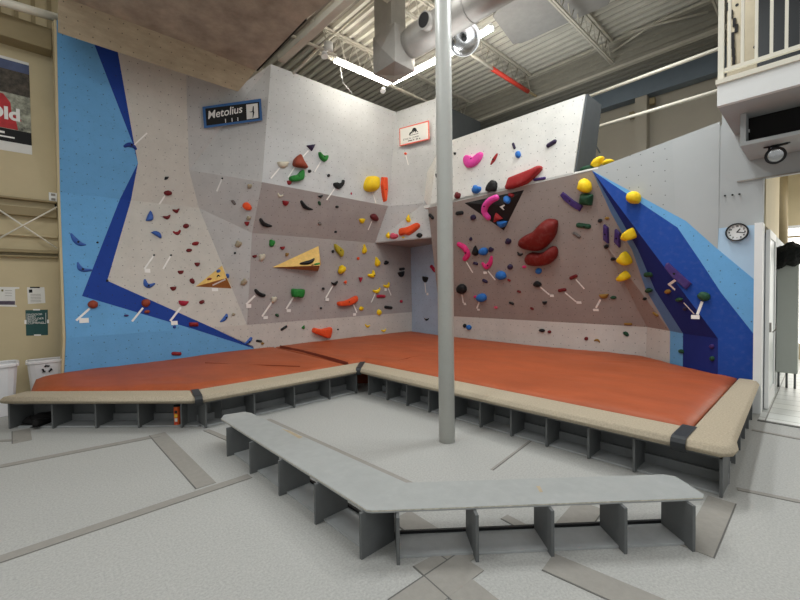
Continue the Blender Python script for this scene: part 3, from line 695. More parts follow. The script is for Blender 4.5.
# -- end wall
hpoly([(625.8, 199.4), (627, 194.6), (631, 191.8), (637, 191.4), (640.6, 194.6), (641.4, 199), (638.6, 203.4), (631, 203.8), (627.4, 202)], 'yellow', 'yellow dome hold on the border of grey, light blue and royal blue', .15, prof=ROUND)
H('bar', 648.4, 274.6, 10, 5, 5, 'dgreen', 'dark green hold at the edge of the navy panel, upper of two')
H('round', 648.6, 290.4, 8, 5, 0, 'dgreen', 'dark green hold at the edge of the navy panel, lower of two')
H('round', 644.6, 298.8, 4.6, 3, 0, 'black', 'small black hold below the two dark green holds')
H('bar', 655.6, 314.2, 7, 3.4, -30, 'ochre', 'tan sloping hold at the lower left of the navy panel')
H('round', 667.7, 291.6, 7.2, 4.8, 0, 'ochre', 'ochre hold below the white tape hook on the navy panel')
hpoly([(666, 263.4), (668.4, 262.6), (692, 283.6), (686.4, 289.6), (672, 277), (664.4, 267.6)], 'purple', 'purple slab hold across the ridge of the royal blue panel', .05, smooth=1)
H('round', 679, 299.6, 8.4, 4.2, 0, 'dgreen', 'dark green hold on the navy panel with a long white tape')
H('round', 685, 308.6, 5, 4, 0, 'dpurple', 'dim purple hold on the navy panel below the taped green hold')
H('round', 704.2, 296.4, 14, 9.4, -8, 'dgreen', 'big dark green oval hold on the royal blue panel')
H('round', 711.8, 346.4, 5.6, 4.6, 0, 'purple', 'purple hold on the navy kickboard')
H('round', 712, 358.6, 6, 5.2, -10, 'dgreen', 'green hold on the navy kickboard below the purple hold')
H('round', 681.2, 351.4, 6.6, 4, -10, 'dgreen', 'dark green hold on the light blue kickboard')
# -- right kickboard
H('round', 464.6, 325.8, 3.8, 4, 0, 'black', 'small black hold touching a blue hold on the kickboard by the pole')
H('round', 468.8, 327.4, 6, 5, -25, 'sky', 'small blue hold on the kickboard right of the pole')
H('round', 542, 330.4, 6.4, 3.6, -5, 'black', 'black hold left of a red dot on the right kickboard')
H('round', 549.4, 331.8, 4, 3.2, 0, 'dred', 'dark red dot hold right of the black hold on the kickboard')
H('round', 586.2, 338.6, 4.2, 3.6, 0, 'dred', 'dark red dot hold left of the brown arched hold on the kickboard')
H('arch', 597.2, 340.6, 6.6, 4, -15, 'ochre', 'brown arched hold on the right kickboard')
H('rhomb', 625.8, 333.8, 6.6, 4, -15, 'dgreen', 'dark green hold at the right end of the kickboard')
# -- holds on the top edge behind the lip
for (pts, col, lab, d) in (([(591, 166.5), (595, 160), (601, 156.6), (604.6, 157.4), (603, 161.6), (599, 166.4)], 'yellow', 'yellow hold poking over the top of the lip, left of two', .1),
                           ([(602.6, 165), (607, 160.4), (613, 159.8), (614.6, 162), (610, 164.4)], 'yellow', 'yellow hold poking over the top of the lip, right of two', .1),
                           ([(581, 170), (586, 167), (592, 165.6), (593.4, 168.4), (588, 171), (582, 172)], 'dgreen', 'green hold at the top of the lip beside the dark end board', .1)):
    p = US(pts[0][0], pts[0][1], LU+.12); n = V((-1, 0, 0))
    finish(dome(catmull(pts), p, n, d, ROUND), p, n, col, lab, None, False)

# ------------------------------------------------------------------ route tape
def tape(x1, y1, x2, y2, w, label, card=None):
    p, n = hit((x1+x2)/2, (y1+y2)/2)
    a, b = PLN(x1, y1, p, n), PLN(x2, y2, p, n); d = (b-a).normalized(); s = n.cross(d)*(w/2*mpp(p))
    v = [a+s, a-s, b-s, b+s]; v = [q+n*.003 for q in v]
    o = prism('route_tape', v, n*.003, m_tape); tag(o, label, 'tape', 'white route tape')
    if card:
        x, y, cw, ch = card; c = PLN(x, y, p, n); k = mpp(p)/2
        X = V((0, 0, 1)).cross(n).normalized(); Y = n.cross(X)
        v = [c+X*(a*cw*k)+Y*(b_*ch*k)+n*.006 for a, b_ in ((-1, -1), (1, -1), (1, 1), (-1, 1))]
        prism('card', v, n*.002, m_tape, o)
    return o
TP = [(147, 133, 134, 145, 1.2, 'white tape above the dark blue arched hold'),
 (165, 195.5, 157, 207.5, 1.4, 'white tape below the topmost dark red oval'),
 (153.4, 256, 144.3, 269, 1.5, 'white tape with card below the left tiny black hold', (147.3, 270.8, 5, 4)),
 (170.4, 256, 163, 269, 1.5, 'white tape below the right tiny black hold on the cream panel'),
 (89.5, 308.6, 76.2, 320.6, 1.9, 'white tape with card below the rust brown knob on light blue', (84, 320.5, 7.6, 4.8)),
 (143, 307.8, 132, 321.4, 1.8, 'white tape below the rust brown knob on the dark band'),
 (180.8, 307.2, 170.2, 321, 2, 'white tape with card below the crimson hold', (174.2, 323, 6, 4)),
 (225.4, 279.2, 212.4, 285.2, 1.6, 'pale tape on the underside of the small wooden wedge'),
 (211.8, 289.8, 218, 289.8, 3, 'white card under the small wooden wedge'),
 (222, 179, 216.8, 191.4, 1.4, 'white tape below the tiny black hold on the grey corner panel'),
 (279.6, 168, 270.8, 178.4, 1.2, 'white tape below the cream half moon hold'),
 (294.4, 167.4, 288, 177.4, 1.2, 'white tape below the large rust brown triangle'),
 (308.4, 150.6, 302, 157.6, 1.2, 'white tape below the dark purple triangle'),
 (320.6, 161.6, 314.6, 171.8, 1.2, 'white tape below the green crescent hold'),
 (334.6, 188.4, 326.6, 200, 1.2, 'white tape below the black jug with the horn'),
 (372.4, 192.6, 375.8, 202.8, 1.2, 'white tape below the big yellow dome'),
 (371.8, 221, 368, 230, 1.2, 'white tape below the maroon hold on the overhang band'),
 (255, 295.6, 246, 304.4, 1.9, 'white tape with card below the black jug near the wedges', (248.6, 306, 5, 4)),
 (271.6, 302.4, 262, 316.4, 1.8, 'long white tape with card below the cream hold', (265.5, 317.6, 4.6, 3)),
 (293.4, 297, 286, 309, 1.8, 'white tape with card below the green block', (288.6, 310.6, 4.4, 3)),
 (332.6, 285.8, 325.6, 298, 1.5, 'white tape with card below the black winged hold', (327, 299.6, 4, 3)),
 (353.2, 304.2, 356.8, 312.6, 1.5, 'white tape with card below the long orange red hold', (354.4, 314.4, 3.6, 2.6)),
 (375.2, 293.4, 371.2, 302.4, 1.2, 'white tape below the left yellow curved hold by the crimson bar'),
 (388, 288, 391, 295.4, 1.1, 'white tape with card below the right yellow curved hold by the crimson bar', (385.4, 289.6, 3, 2.6)),
 (406, 155.6, 408.4, 165, 1, 'thin white tape below the small orange dot hold'),
 (425, 283, 426, 292.6, 1.4, 'white tape with card below the black hold in the blue recess', (427.6, 294, 3, 2.4)),
 (466.4, 261.8, 472.8, 272.6, 1.3, 'white tape below the hot pink bent hold'),
 (488, 271, 495.4, 280, 1.3, 'white tape with card below the hot pink hook', (485.2, 272.6, 4, 2.6)),
 (462, 294.6, 463.4, 303, 1.5, 'white tape with card below the large black oval', (465, 303.8, 3, 2.4)),
 (479.4, 302, 476.8, 308.4, 1.6, 'white tape with card below the taped blue oval', (478.6, 309.6, 3, 2)),
 (540.4, 287, 549.4, 294.6, 1.6, 'white tape with card right of the black angular hold', (552, 295.6, 4, 2.6)),
 (576, 279.4, 584.4, 288.8, 1.3, 'white tape below the upper dark red edge hold'),
 (565, 292.4, 576, 301.6, 1.4, 'white tape with card below the lower dark red edge hold', (579, 302.4, 5, 2.6)),
 (600.6, 299.4, 596, 307.8, 1.8, 'white tape with card below the ochre hold on the overhang', (596, 309.8, 5.4, 2.6)),
 (676.4, 279.4, 668.6, 284.8, 2.4, 'upper leg of the white tape hook on the purple slab'),
 (669, 284, 675.4, 289.8, 2.4, 'lower leg of the white tape hook under the purple slab'),
 (684, 302.6, 694.6, 314, 1.3, 'long white tape below the dark green hold on the navy panel'),
 (702.2, 301.6, 697.4, 314.6, 2.4, 'white tape with pale card below the big dark green oval', (695.4, 317, 7, 4))]
for t in TP: tape(*t)

# chalked logo strokes: the dirt on the black triangle
p, n = hit(502, 207)
ck = mk('chalk_mark', [q+n*.004 for q in to3([(499.6, 206.6), (504.4, 204.4), (505, 205.4), (502.8, 207.4), (504.6, 209.6), (503.6, 210), (501, 207.8)], p, n)], [(0, 1, 2, 3, 4, 5, 6)], m_tape, None, p)
tag(ck, 'white chalk mark in the middle of the black triangle', 'chalk mark')

# ------------------------------------------------------------------ wall signs
def board(name, px, p, n, m, label, cat, th=.02):
    c = [PLN(x, y, p, n)+n*.005 for x, y in px]
    o = prism(name, c, n*th, m); tag(o, label, cat); return o, c
_q = [hit(*k)[0] for k in ((203, 128), (262, 121), (261, 99), (203, 107))]; n = (_q[1]-_q[0]).cross(_q[3]-_q[0]).normalized(); n = n if n.y < 0 else -n; p = _q[1]+n*.03
sg, c = board('wall_sign', [(204.2, 128.4), (262.4, 120.4), (261, 98.8), (202.6, 107)], p, n, mat('sign blue frame', (58, 104, 160)), 'black sign in a blue frame with white script on the grey corner panel', 'sign')
X = (c[1]-c[0]); Y = (c[3]-c[0]); L = X.length; Hh = Y.length; X.normalize(); Y.normalize()
def sub(name, par, org, X, Y, a, b, w, h, m, lift, th=.002):
    Nn = X.cross(Y).normalized(); q = org+X*a+Y*b+Nn*lift
    return prism(name, [q, q+X*w, q+X*w+Y*h, q+Y*h], Nn*th, m, par)
Nn = X.cross(Y).normalized()
sub('face', sg, c[0], X, Y, L*.045, Hh*.1, L*.91, Hh*.8, m_ink, .021)
text('lettering', 'Metolius', c[0]+X*(L*.07)+Y*(Hh*.4), X+Y*.06, Y, Hh*.5, m_tape, sg, .42, lift=.026, bold=.002)
for q in (.36, .47, .57): sub('climber_silhouette', sg, c[0], X, Y, L*q, Hh*.12, L*.012, Hh*.18, m_tape, .024)
ic = sub('white_panel', sg, c[0], X, Y, L*.73, Hh*.14, L*.2, Hh*.7, m_paper, .024)
o_ = c[0]+X*(L*.83)+Y*(Hh*.45)+Nn*.0275
fig = [(-.06, .05), (-.03, .03), (.0, .04), (.015, .27), (.03, .27), (.028, .06), (.035, -.02), (.012, -.27), (0, -.27), (.008, 0), (-.03, .0)]
prism('climber_emblem', [o_+X*(a*L)+Y*(b*Hh) for a, b in fig], Nn*.001, m_ink, ic)
p, n = hit(415, 134)
sg, c = board('wall_sign', [(400, 146.6), (429.8, 139.6), (429.2, 120.6), (399.6, 128.8)], p, n, mat('sign coral frame', (232, 116, 98)), 'white sign in a coral red frame with a black mountain emblem', 'sign', .015)
X = (c[1]-c[0]); Y = (c[3]-c[0]); L = X.length; Hh = Y.length; X.normalize(); Y.normalize(); Nn = X.cross(Y).normalized()
sub('face', sg, c[0], X, Y, L*.035, Hh*.06, L*.93, Hh*.88, m_paper, .016)
o_ = c[0]+X*(L*.5)+Y*(Hh*.5)+Nn*.02
ridge = [(-.17, -.02), (-.14, .1), (-.08, .15), (-.03, .3), (.02, .33), (.08, .26), (.11, .12), (.16, .02), (.13, .02), (.08, .12), (.06, .02), (.03, .14), (0, .04), (-.03, .16), (-.05, .02), (-.08, .08), (-.11, .0)]
prism('mountain_emblem', [o_+X*(a*L)+Y*(b*Hh) for a, b in ridge], Nn*.001, m_ink, sg)
sub('emblem_base', sg, c[0], X, Y, L*.35, Hh*.44, L*.3, Hh*.025, m_ink, .0195)
text('lettering', 'ETHICAL CLIMBS', c[0]+X*(L*.13)+Y*(Hh*.26), X, Y, Hh*.13, m_ink, sg, lift=.02)
for k, (a, w) in enumerate(((.3, .14), (.46, .05), (.56, .07), (.66, .05))): sub('small_print', sg, c[0], X, Y, L*a, Hh*.15, L*w, Hh*.045, m_ink, .0195)

# ------------------------------------------------------------------ floor
o = mk('floor', [(-14, -10, 0), (14, -10, 0), (14, 14, 0), (-14, 14, 0)], [(0, 1, 2, 3)], m_floor); o['kind'] = 'structure'
def strip(a, b, w0, w1=None, z=.003):
    """floor joint strip between two picture points, width in metres"""
    a, b = ZS(*a, 0), ZS(*b, 0); d = (b-a).normalized(); s = V((-d.y, d.x, 0)); w1 = w1 or w0
    v = [a+s*w0/2, a-s*w0/2, b-s*w1/2, b+s*w1/2]
    global ns; ns += 1
    o = prism('trim_%d' % ns, [q+V((0, 0, z-.003)) for q in v], (0, 0, .003), m_strip); o['kind'] = 'structure'
    e = prism('joint_line', [q+V((0, 0, z)) for q in (a-s*(w0/2-.008), a-s*w0/2, b-s*w1/2, b-s*(w1/2-.008))], (0, 0, .0006), m_gap, o)
    return o
ns = 0
strip((-40, 573), (250, 476), .10)
strip((-10, 468.5), (160, 435.5), .10)
strip((157, 434), (206, 486), .16, z=.0035)
strip((21, 430), (22, 442), .16, z=.0035)
strip((-8, 441.5), (20, 440), .07)
strip((266, 420), (412, 487), .12, z=.004)
strip((206, 430), (232, 441), .07)
strip((400, 516), (470, 562), .19, z=.004)
strip((426, 560), (500, 622), .2, z=.0045)
strip((504, 517), (525, 528), .08)
strip((548, 562), (670, 615), .19, z=.004)
strip((470, 562), (400, 612), .2, z=.005)
strip((562, 540), (590, 505), .2)
strip((697, 552), (722, 500), .17, z=.004)
strip((737, 489), (830, 508), .06)
strip((752, 430), (830, 445), .06, z=.004)
strip((492, 470), (545, 430), .03)
# ------------------------------------------------------------------ crash mats
MZ = .425
def mat_top(name, outl, label, lift=0):
    """soft vinyl mat: filled outline cut into a grid, puffed up and pressed down along its border"""
    bm = bmesh.new(); vs = [bm.verts.new((x, y, 0)) for x, y in outl]; bm.faces.new(vs)
    xs = [q[0] for q in outl]; ys = [q[1] for q in outl]
    for ax, lo, hi in ((0, min(xs), max(xs)), (1, min(ys), max(ys))):
        k = lo+.075
        while k < hi:
            co = V((k, 0, 0)) if ax == 0 else V((0, k, 0)); no = V((1, 0, 0)) if ax == 0 else V((0, 1, 0))
            bmesh.ops.bisect_plane(bm, geom=bm.verts[:]+bm.edges[:]+bm.faces[:], plane_co=co, plane_no=no); k += .075
    def edge_d(p):
        best = 9
        for i in range(len(outl)):
            a, b = V((*outl[i], 0)), V((*outl[(i+1) % len(outl)], 0)); d = b-a
            t = max(0, min(1, (p-a).dot(d)/d.length_squared)); best = min(best, (p-a-d*t).length)
        return best
    for v in bm.verts:
        d = edge_d(v.co); e = min(1, d/.16)
        nz = noise.noise(V((v.co.x*.9+3, v.co.y*.9, 1)))*.018+noise.noise(V((v.co.x*3.1, v.co.y*2.2, 5)))*.007
        wr = (.5-abs(noise.noise(V(((v.co.x+v.co.y*.7)*3.4, (v.co.x-v.co.y)*.8, 2)))))*.016*(.4+max(0, noise.noise(V((v.co.x*.5, v.co.y*.5, 9)))*2))
        v.co.z = MZ+lift-.045*(1-e)**2+(nz+wr)*e
    be = [e for e in bm.edges if e.is_boundary]
    area = sum(outl[i][0]*outl[(i+1) % len(outl)][1]-outl[(i+1) % len(outl)][0]*outl[i][1] for i in range(len(outl))); sg = 1 if area > 0 else -1
    def inward(p):
        best = None
        for i in range(len(outl)):
            a, b = V((*outl[i], 0)), V((*outl[(i+1) % len(outl)], 0)); d = b-a; q = V((p.x, p.y, 0))
            t = max(0, min(1, (q-a).dot(d)/d.length_squared)); k = (q-a-d*t).length
            if best is None or k < best[0]: best = (k, V((-d.y, d.x, 0)).normalized()*sg)
        return best[1]
    for step in range(3):                          # down behind the seat, back under it, down to the floor
        r = bmesh.ops.extrude_edge_only(bm, edges=be)
        vv = [g for g in r['geom'] if isinstance(g, bmesh.types.BMVert)]; be = [g for g in r['geom'] if isinstance(g, bmesh.types.BMEdge) and g.is_boundary]
        for g in vv:
            if step == 0: g.co.z = .345
            elif step == 1: g.co += inward(g.co)*.22
            else: g.co.z = .005
    bmesh.ops.recalc_face_normals(bm, faces=bm.faces)
    me = bpy.data.meshes.new(name); bm.to_mesh(me); bm.free(); me.materials.append(m_mat)
    for q in me.polygons: q.use_smooth = True
    o = bpy.data.objects.new(name, me); COL.objects.link(o)
    return tag(o, label, 'mat')
PAD2, PAD3, PAD4 = 5.28, 4.10, .775                # where carpet seats end and vinyl starts
s1, s2 = ZS(279, 346.5, MZ), ZS(352, 364, MZ)
lm = mat_top('crash_mat', [(.03, 6.72), (1.44, 5.31), (1.5, PAD2), (s2.x, PAD2), (s1.x, 8.16), (3.46, 8.13), (.42, 7.86), (.10, 7.72)], 'orange vinyl crash mat on the left below the blue and cream wall')
rm_ = mat_top('crash_mat', [(s2.x+.02, PAD2), (PAD3, PAD2), (PAD3, PAD4), (6.76, PAD4), (6.76, .97), (7.3, 1.62), (7.69, 2.07), (7.69, 6.2), (8.0, 8.06), (s1.x+.02, 8.14)], 'large orange vinyl crash mat on the right filling the space below the mauve wall', .006)
def crease(par, pts, w=.006, z=.012, m=None):
    P_ = [ZS(x, y, MZ) for x, y in pts]
    vs, fs = [], []
    for i, p in enumerate(P_):
        d = (P_[min(i+1, len(P_)-1)]-P_[max(i-1, 0)]).normalized(); s = V((-d.y, d.x, 0))*w
        h = V((0, 0, z)); vs += [p+s-V((0, 0, .03)), p+h, p-s-V((0, 0, .03))]
    for i in range(len(P_)-1): fs += [(3*i, 3*i+3, 3*i+4, 3*i+1), (3*i+1, 3*i+4, 3*i+5, 3*i+2)]
    return mk('seam', vs, fs, m or m_seam, par, P_[0])
crease(rm_, [(398, 361), (412, 357.5), (437, 354)])
crease(rm_, [(280, 346.3), (300, 350.4), (322, 356), (335, 359.5), (348, 363.4)], .012, .02)
crease(lm, [(205, 363), (240, 364.5), (270, 365.5), (300, 366.5)], .004, .008)
# ------------------------------------------------------------------ cubby benches round the mats
def seat(par, outl, z0=.325, z1=.41, r=.03):
    """carpet padded seat with a rounded edge"""
    n = len(outl); rings = []
    ctr = [V((*p, 0)) for p in outl]
    def inset(d):
        out = []
        for i in range(n):
            a, b, c = ctr[i-1], ctr[i], ctr[(i+1) % n]
            e1 = (b-a).normalized(); e2 = (c-b).normalized(); n1 = V((-e1.y, e1.x, 0)); n2 = V((-e2.y, e2.x, 0))
            m = (n1+n2); m = m/max(m.dot(n1), .2); out.append(b+m*d)
        return out
    area = sum(ctr[i].x*ctr[(i+1) % n].y-ctr[(i+1) % n].x*ctr[i].y for i in range(n)); sg = 1 if area > 0 else -1
    prof = [(r*1.2, z0), (.012, z0+.012), (0, z0+.04), (.004, z1-.04), (.018, z1-.015), (r, z1-.003), (r*1.8, z1)]
    vs, fs = [], []
    for d, z in prof: vs += [V((p.x, p.y, z)) for p in inset(d*sg)]
    for i in range(len(prof)-1):
        for j in range(n): fs.append((i*n+j, i*n+(j+1) % n, (i+1)*n+(j+1) % n, (i+1)*n+j))
    fs += [tuple(range(n))[::-1], tuple((len(prof)-1)*n+j for j in range(n))]
    o = recalc(mk('carpet_seat', vs, fs, m_carpet, par, (*outl[0], z0)))
    for q in o.data.polygons: q.use_smooth = len(q.vertices) == 4
    return o
def cubby(label, a, b, inward, divs, depth, seat_out, panel_depth=None):
    """a, b: ends of the front line; inward: unit vector to the back; divs: distances from a"""
    a, b, iw = V((*a, 0)), V((*b, 0)), V((*inward, 0)); d = (b-a).normalized(); L = (b-a).length
    t = thing('cubby_bench', label, 'bench', a, 'carpet topped cubby benches around the mats')
    pdp = panel_depth or depth
    for s in divs:
        c = a+d*s+iw*(pdp/2)+V((0, 0, .16)); v, f = boxg(c, (.019, pdp, .31), X=d, Y=iw); recalc(mk('divider', v, f, m_dgrey, t, c))
    c = a+d*(L/2)+iw*(depth+.01)+V((0, 0, .16)); v, f = boxg(c, (L+(.3 if panel_depth is None else 0), .02, .31), X=d, Y=iw); recalc(mk('back_panel', v, f, m_dgrey, t, c))
    c = a+d*(L/2)+iw*(depth*.55)+V((0, 0, .011)); v, f = boxg(c, (L, depth*.8, .016), X=d, Y=iw); recalc(mk('base_board', v, f, m_dgrey2, t, c))
    c = a+d*(L/2)+iw*(depth*.5)+V((0, 0, .305)); v, f = boxg(c, (L, depth, .018), X=d, Y=iw); recalc(mk('top_board', v, f, m_dgrey, t, c))
    c = a+d*(L/2)+iw*(depth-.02)+V((0, 0, .055)); v, f = boxg(c, (L, .03, .09), X=d, Y=iw); recalc(mk('kerb_board', v, f, m_kerb, t, c))
    seat(t, seat_out)
    return t
r2 = sqrt(.5)
C1 = V((1.52, 4.93)); e1 = V((-.13, 6.57))
j12o, j12i = (1.41, 4.78), (1.55, 5.30)
t1 = cubby('left cubby bench with beige carpet top below the blue wall', (-.12, 6.57), (1.44, 5.05), (r2, r2), [-.06, .46, .98, 1.49, 2.0], .3,
      [(-.24, 6.54), (1.40, 4.87), (1.47, 5.28), (-.0, 6.75)])
t2 = cubby('middle cubby bench with beige carpet top behind the low bench', (1.50, 4.95), (3.77, 4.95), (0, 1), [.02, .60, 1.16, 1.73, 2.22], .3,
      [(1.44, 4.86), (3.67, 4.86), (4.08, PAD2-.005), (1.51, PAD2)])
t3 = cubby('long right cubby bench with beige carpet top running behind the pole', (3.78, 4.76), (3.78, .51), (1, 0), [.02, .44, .85, 1.26, 1.66, 2.06, 2.46, 2.86, 3.27, 3.65, 4.24], .3,
      [(3.69, 4.84), (3.69, .78), (4.09, .78), (4.09, PAD2-.03)], .28)
t4 = cubby('right end cubby bench with a wide beige carpet top against the end wall', (6.66, .585), (4.12, .52), (0, 1), [.03, .42, .83, 1.24, 1.65, 2.06, 2.45], .2,
      [(3.70, .50), (3.78, .44), (3.88, .43), (4.06, .462), (6.7, .545), (6.7, .77), (3.69, .77)], .19)
def strap(par, px, name='strap'):
    """black strap wrapped over the carpet joint: over the top and down the front"""
    P_ = [V(p) for p in px]; n = len(P_)//2; vs = P_; fs = [(i, i+1, n+i+1, n+i) for i in range(n-1)]
    o = recalc(mk(name, vs, fs, m_strap, par, P_[0])); md = o.modifiers.new('t', 'SOLIDIFY'); md.thickness = .006; md.offset = 0; return o
def wrap(front, back, d, w):
    """profile from back edge over the top to underneath the front"""
    f, b = V((*front, 0)), V((*back, 0)); u = (f-b).normalized(); d = V((*d, 0)).normalized()*w/2
    prof = [b+V((0, 0, .41)), b+u*.03+V((0, 0, .416)), f-u*.05+V((0, 0, .416)), f-u*.012+V((0, 0, .406)), f+u*.006+V((0, 0, .38)), f+u*.006+V((0, 0, .35)), f-u*.012+V((0, 0, .318)), f-u*.05+V((0, 0, .30))]
    return [p+d for p in prof]+[p-d for p in prof]
strap(t1, wrap((1.42, 4.865), (1.49, 5.27), (1, -.2), .08))
strap(t2, wrap((3.68, 4.85), (4.07, 5.24), (.75, -.66), .08))
strap(t3, wrap((3.69, .775), (4.1, .775), (0, 1), .1))
# ------------------------------------------------------------------ low bent bench in front
bt = thing('low_bench', 'low grey V shaped bench of worn painted plywood standing in front of the pole', 'bench', (1.5, 1.9, 0))
BZ = .30
def Bp(x, y, z=BZ): return ZS(x, y, z)
bo = [Bp(221, 418.6), Bp(224, 414.8), Bp(244, 411.6), Bp(251, 412.8), Bp(406, 482.5), Bp(664, 474.2), Bp(676, 476.4), Bp(704, 494.2), Bp(703, 497.6), Bp(372, 510.5), Bp(366, 509.5)]
o = prism('seat_board', [p-V((0, 0, .018)) for p in bo], (0, 0, .018), m_bgrey, bt, .002)
k = Bp(371, 510.5); e_ = []
ed = [bo[0], bo[10], bo[9], bo[8]]
vs = [];
for p in ed: vs += [p+V((0, 0, .0004)), p-V((0, 0, .007))]
cen = V((1.6, 2.3, .29)); vs2 = [p+(V((p.x, p.y, 0))-V((cen.x+.4, cen.y+.4, 0))).normalized()*.0025 for p in vs]
mk('chipped_edge', vs2, [(2*i, 2*i+2, 2*i+3, 2*i+1) for i in range(3)], m_edge, bt, vs2[0])
d1 = (ZS(362, 559, 0)-ZS(228, 456, 0)).normalized(); n1 = V((-d1.y, d1.x, 0))
d2 = (ZS(694, 551, 0)-ZS(398, 565, 0)).normalized(); n2 = V((-d2.y, d2.x, 0))
if n1.dot(FW) < 0: n1 = -n1
if n2.dot(FW) < 0: n2 = -n2
for (x, y), d, nn in [((227, 456.5), d1, n1), ((250, 474), d1, n1), ((279, 496), d1, n1), ((315, 524.5), d1, n1), ((360.5, 559.5), d1, n1),
                      ((398.5, 565.5), d2, n2), ((477.5, 562.5), d2, n2), ((553, 557.5), d2, n2), ((626, 554.5), d2, n2), ((694, 552), d2, n2)]:
    p = ZS(x, y, 0); c = p+nn*.135+V((0, 0, .14)); v, f = boxg(c, (.02, .27, .28), X=d, Y=nn); bevel(recalc(mk('upright_panel', v, f, m_dgrey, bt, c)), .002)
for a, b, nn in ((ZS(228, 456, 0), ZS(362, 559, 0), n1), (ZS(398, 565, 0), ZS(694, 551, 0), n2)):
    d = (b-a).normalized(); L = (b-a).length; c = (a+b)/2+nn*.16+V((0, 0, .009)); v, f = boxg(c, (L, .21, .014), X=d, Y=nn); recalc(mk('base_board', v, f, m_dgrey2, bt, c))
    c = (a+b)/2+nn*.275+V((0, 0, .018)); v, f = boxg(c, (L, .018, .03), X=d, Y=nn); recalc(mk('rear_rail', v, f, m_black, bt, c))
for px in ((326, 408), (348, 430)): pass
# worn patches on the seat are bare wood showing through
for pts in ([(281, 428.5), (290, 430.6), (303, 437), (299, 438.6), (292, 434.4)], [(536, 486), (540, 486), (543, 492), (540, 492.4)]):
    v = [Bp(x, y, BZ+.0012) for x, y in pts]; mk('bare_wood_patch', v, [tuple(range(len(v)))], m_plyl, bt, v[0])
# ------------------------------------------------------------------ steel pole
CZ = 7.0
pb_ = ZS(447, 441, 0)
po = tube('steel_pole', [(pb_.x, pb_.y, 0), (pb_.x, pb_.y, CZ-.02)], .083, m_pole, None, 32); tag(po, 'round grey painted steel pole rising from the floor to the ceiling', 'pole')
# ------------------------------------------------------------------ things in the cubbies
p = ZS(177.5, 424, .02); cn_ = thing('snack_can', 'tall orange snack can standing in the left cubby bench', 'can', p)
h = .215; q = p
vv, ff = tubeg([q, q+V((0, 0, h))], .036, 20); m_can = mat('orange can print', (226, 96, 36), rough=.35)
recalc(mk('can_body', vv, ff, m_can, cn_, q))
tube('rim', [q+V((0, 0, h)), q+V((0, 0, h+.014))], .038, m_black, cn_, 20)
fr = V((-.6, -.8, 0)).normalized()
for z, w_, hh, m in ((.155, .03, .03, m_black), (.11, .034, .035, mat('can yellow print', (240, 196, 60))), (.06, .03, .04, m_paper), (.02, .034, .018, m_red)):
    c = q+fr*.0345+V((0, 0, z)); v, f = boxg(c, (w_, .004, hh), X=V((-fr.y, fr.x, 0)), Y=fr); recalc(mk('print_patch', v, f, m, cn_, c))
# black shoes in the first cubby
def shoe(x, y, ang, sc, label):
    p = ZS(x, y, .024); t = thing('climbing_shoe', label, 'shoe', p, 'shoes in the first cubby')
    d = V((cos(ang), sin(ang), 0)); s = V((-d.y, d.x, 0))
    prof = [(-.12, .022, .055), (-.09, .034, .085), (-.04, .036, .075), (.02, .038, .05), (.08, .044, .042), (.125, .03, .028), (.14, .008, .012)]
    vs, fs, k = [], [], 10
    for a, w, h_ in prof:
        for j in range(k):
            g = 2*pi*j/k; vs.append(p+d*a*sc+s*(cos(g)*w*sc)+V((0, 0, max(0, .45*h_+.55*h_*sin(g))*sc)))
    for i in range(len(prof)-1):
        for j in range(k): fs.append((i*k+j, i*k+(j+1) % k, (i+1)*k+(j+1) % k, (i+1)*k+j))
    fs += [tuple(range(k)), tuple((len(prof)-1)*k+j for j in range(k))]
    o = recalc(mk('upper', vs, fs, m_dark, t, p))
    for q in o.data.polygons: q.use_smooth = True
    c = p+V((0, 0, .004)); v, f = boxg(c, (.26*sc, .08*sc, .008), X=d, Y=s); recalc(mk('sole', v, f, m_black, t, c))
    c = p+d*.03*sc+V((0, 0, .05*sc)); v, f = boxg(c, (.02, .085*sc, .006), X=d, Y=s); recalc(mk('strap', v, f, m_strap, t, c))
shoe(34, 424, -.8, 1.0, 'black shoe lying on the left in the first cubby')
shoe(43, 424, .9, 1.05, 'black shoe lying on the right in the first cubby')
bgp = ZS(45, 421, .024); bv = []
ico = bmesh.new(); bmesh.ops.create_icosphere(ico, subdivisions=3, radius=1)
for v in ico.verts: v.co = V((v.co.x*.15, v.co.y*.10, (v.co.z*.5+.5)*.11))*(1+.18*noise.noise(v.co*2.3))
me = bpy.data.meshes.new('shoe_bag'); ico.to_mesh(me); ico.free(); me.materials.append(m_dark)
for q in me.polygons: q.use_smooth = True
o = bpy.data.objects.new('shoe_bag', me); COL.objects.link(o); o.location = (bgp.x, bgp.y, .021); tag(o, 'soft black bag slumped behind the black shoes in the first cubby', 'bag')

# ------------------------------------------------------------------ room shell
def struct(o, name=None): o['kind'] = 'structure'; return o
TW = 8.40
struct(box('wall_left', (-8, TW, 0), (.9, TW+.1, 7.2), m_tan)); TB = 9.4
struct(box('wall_back', (.9, TB, 0), (10.8, TB+.1, 7.2), m_taupe))
RWX = 10.7
struct(box('wall_right', (RWX, .9, 2.5), (RWX+.1, TB, 7.2), m_taupe))
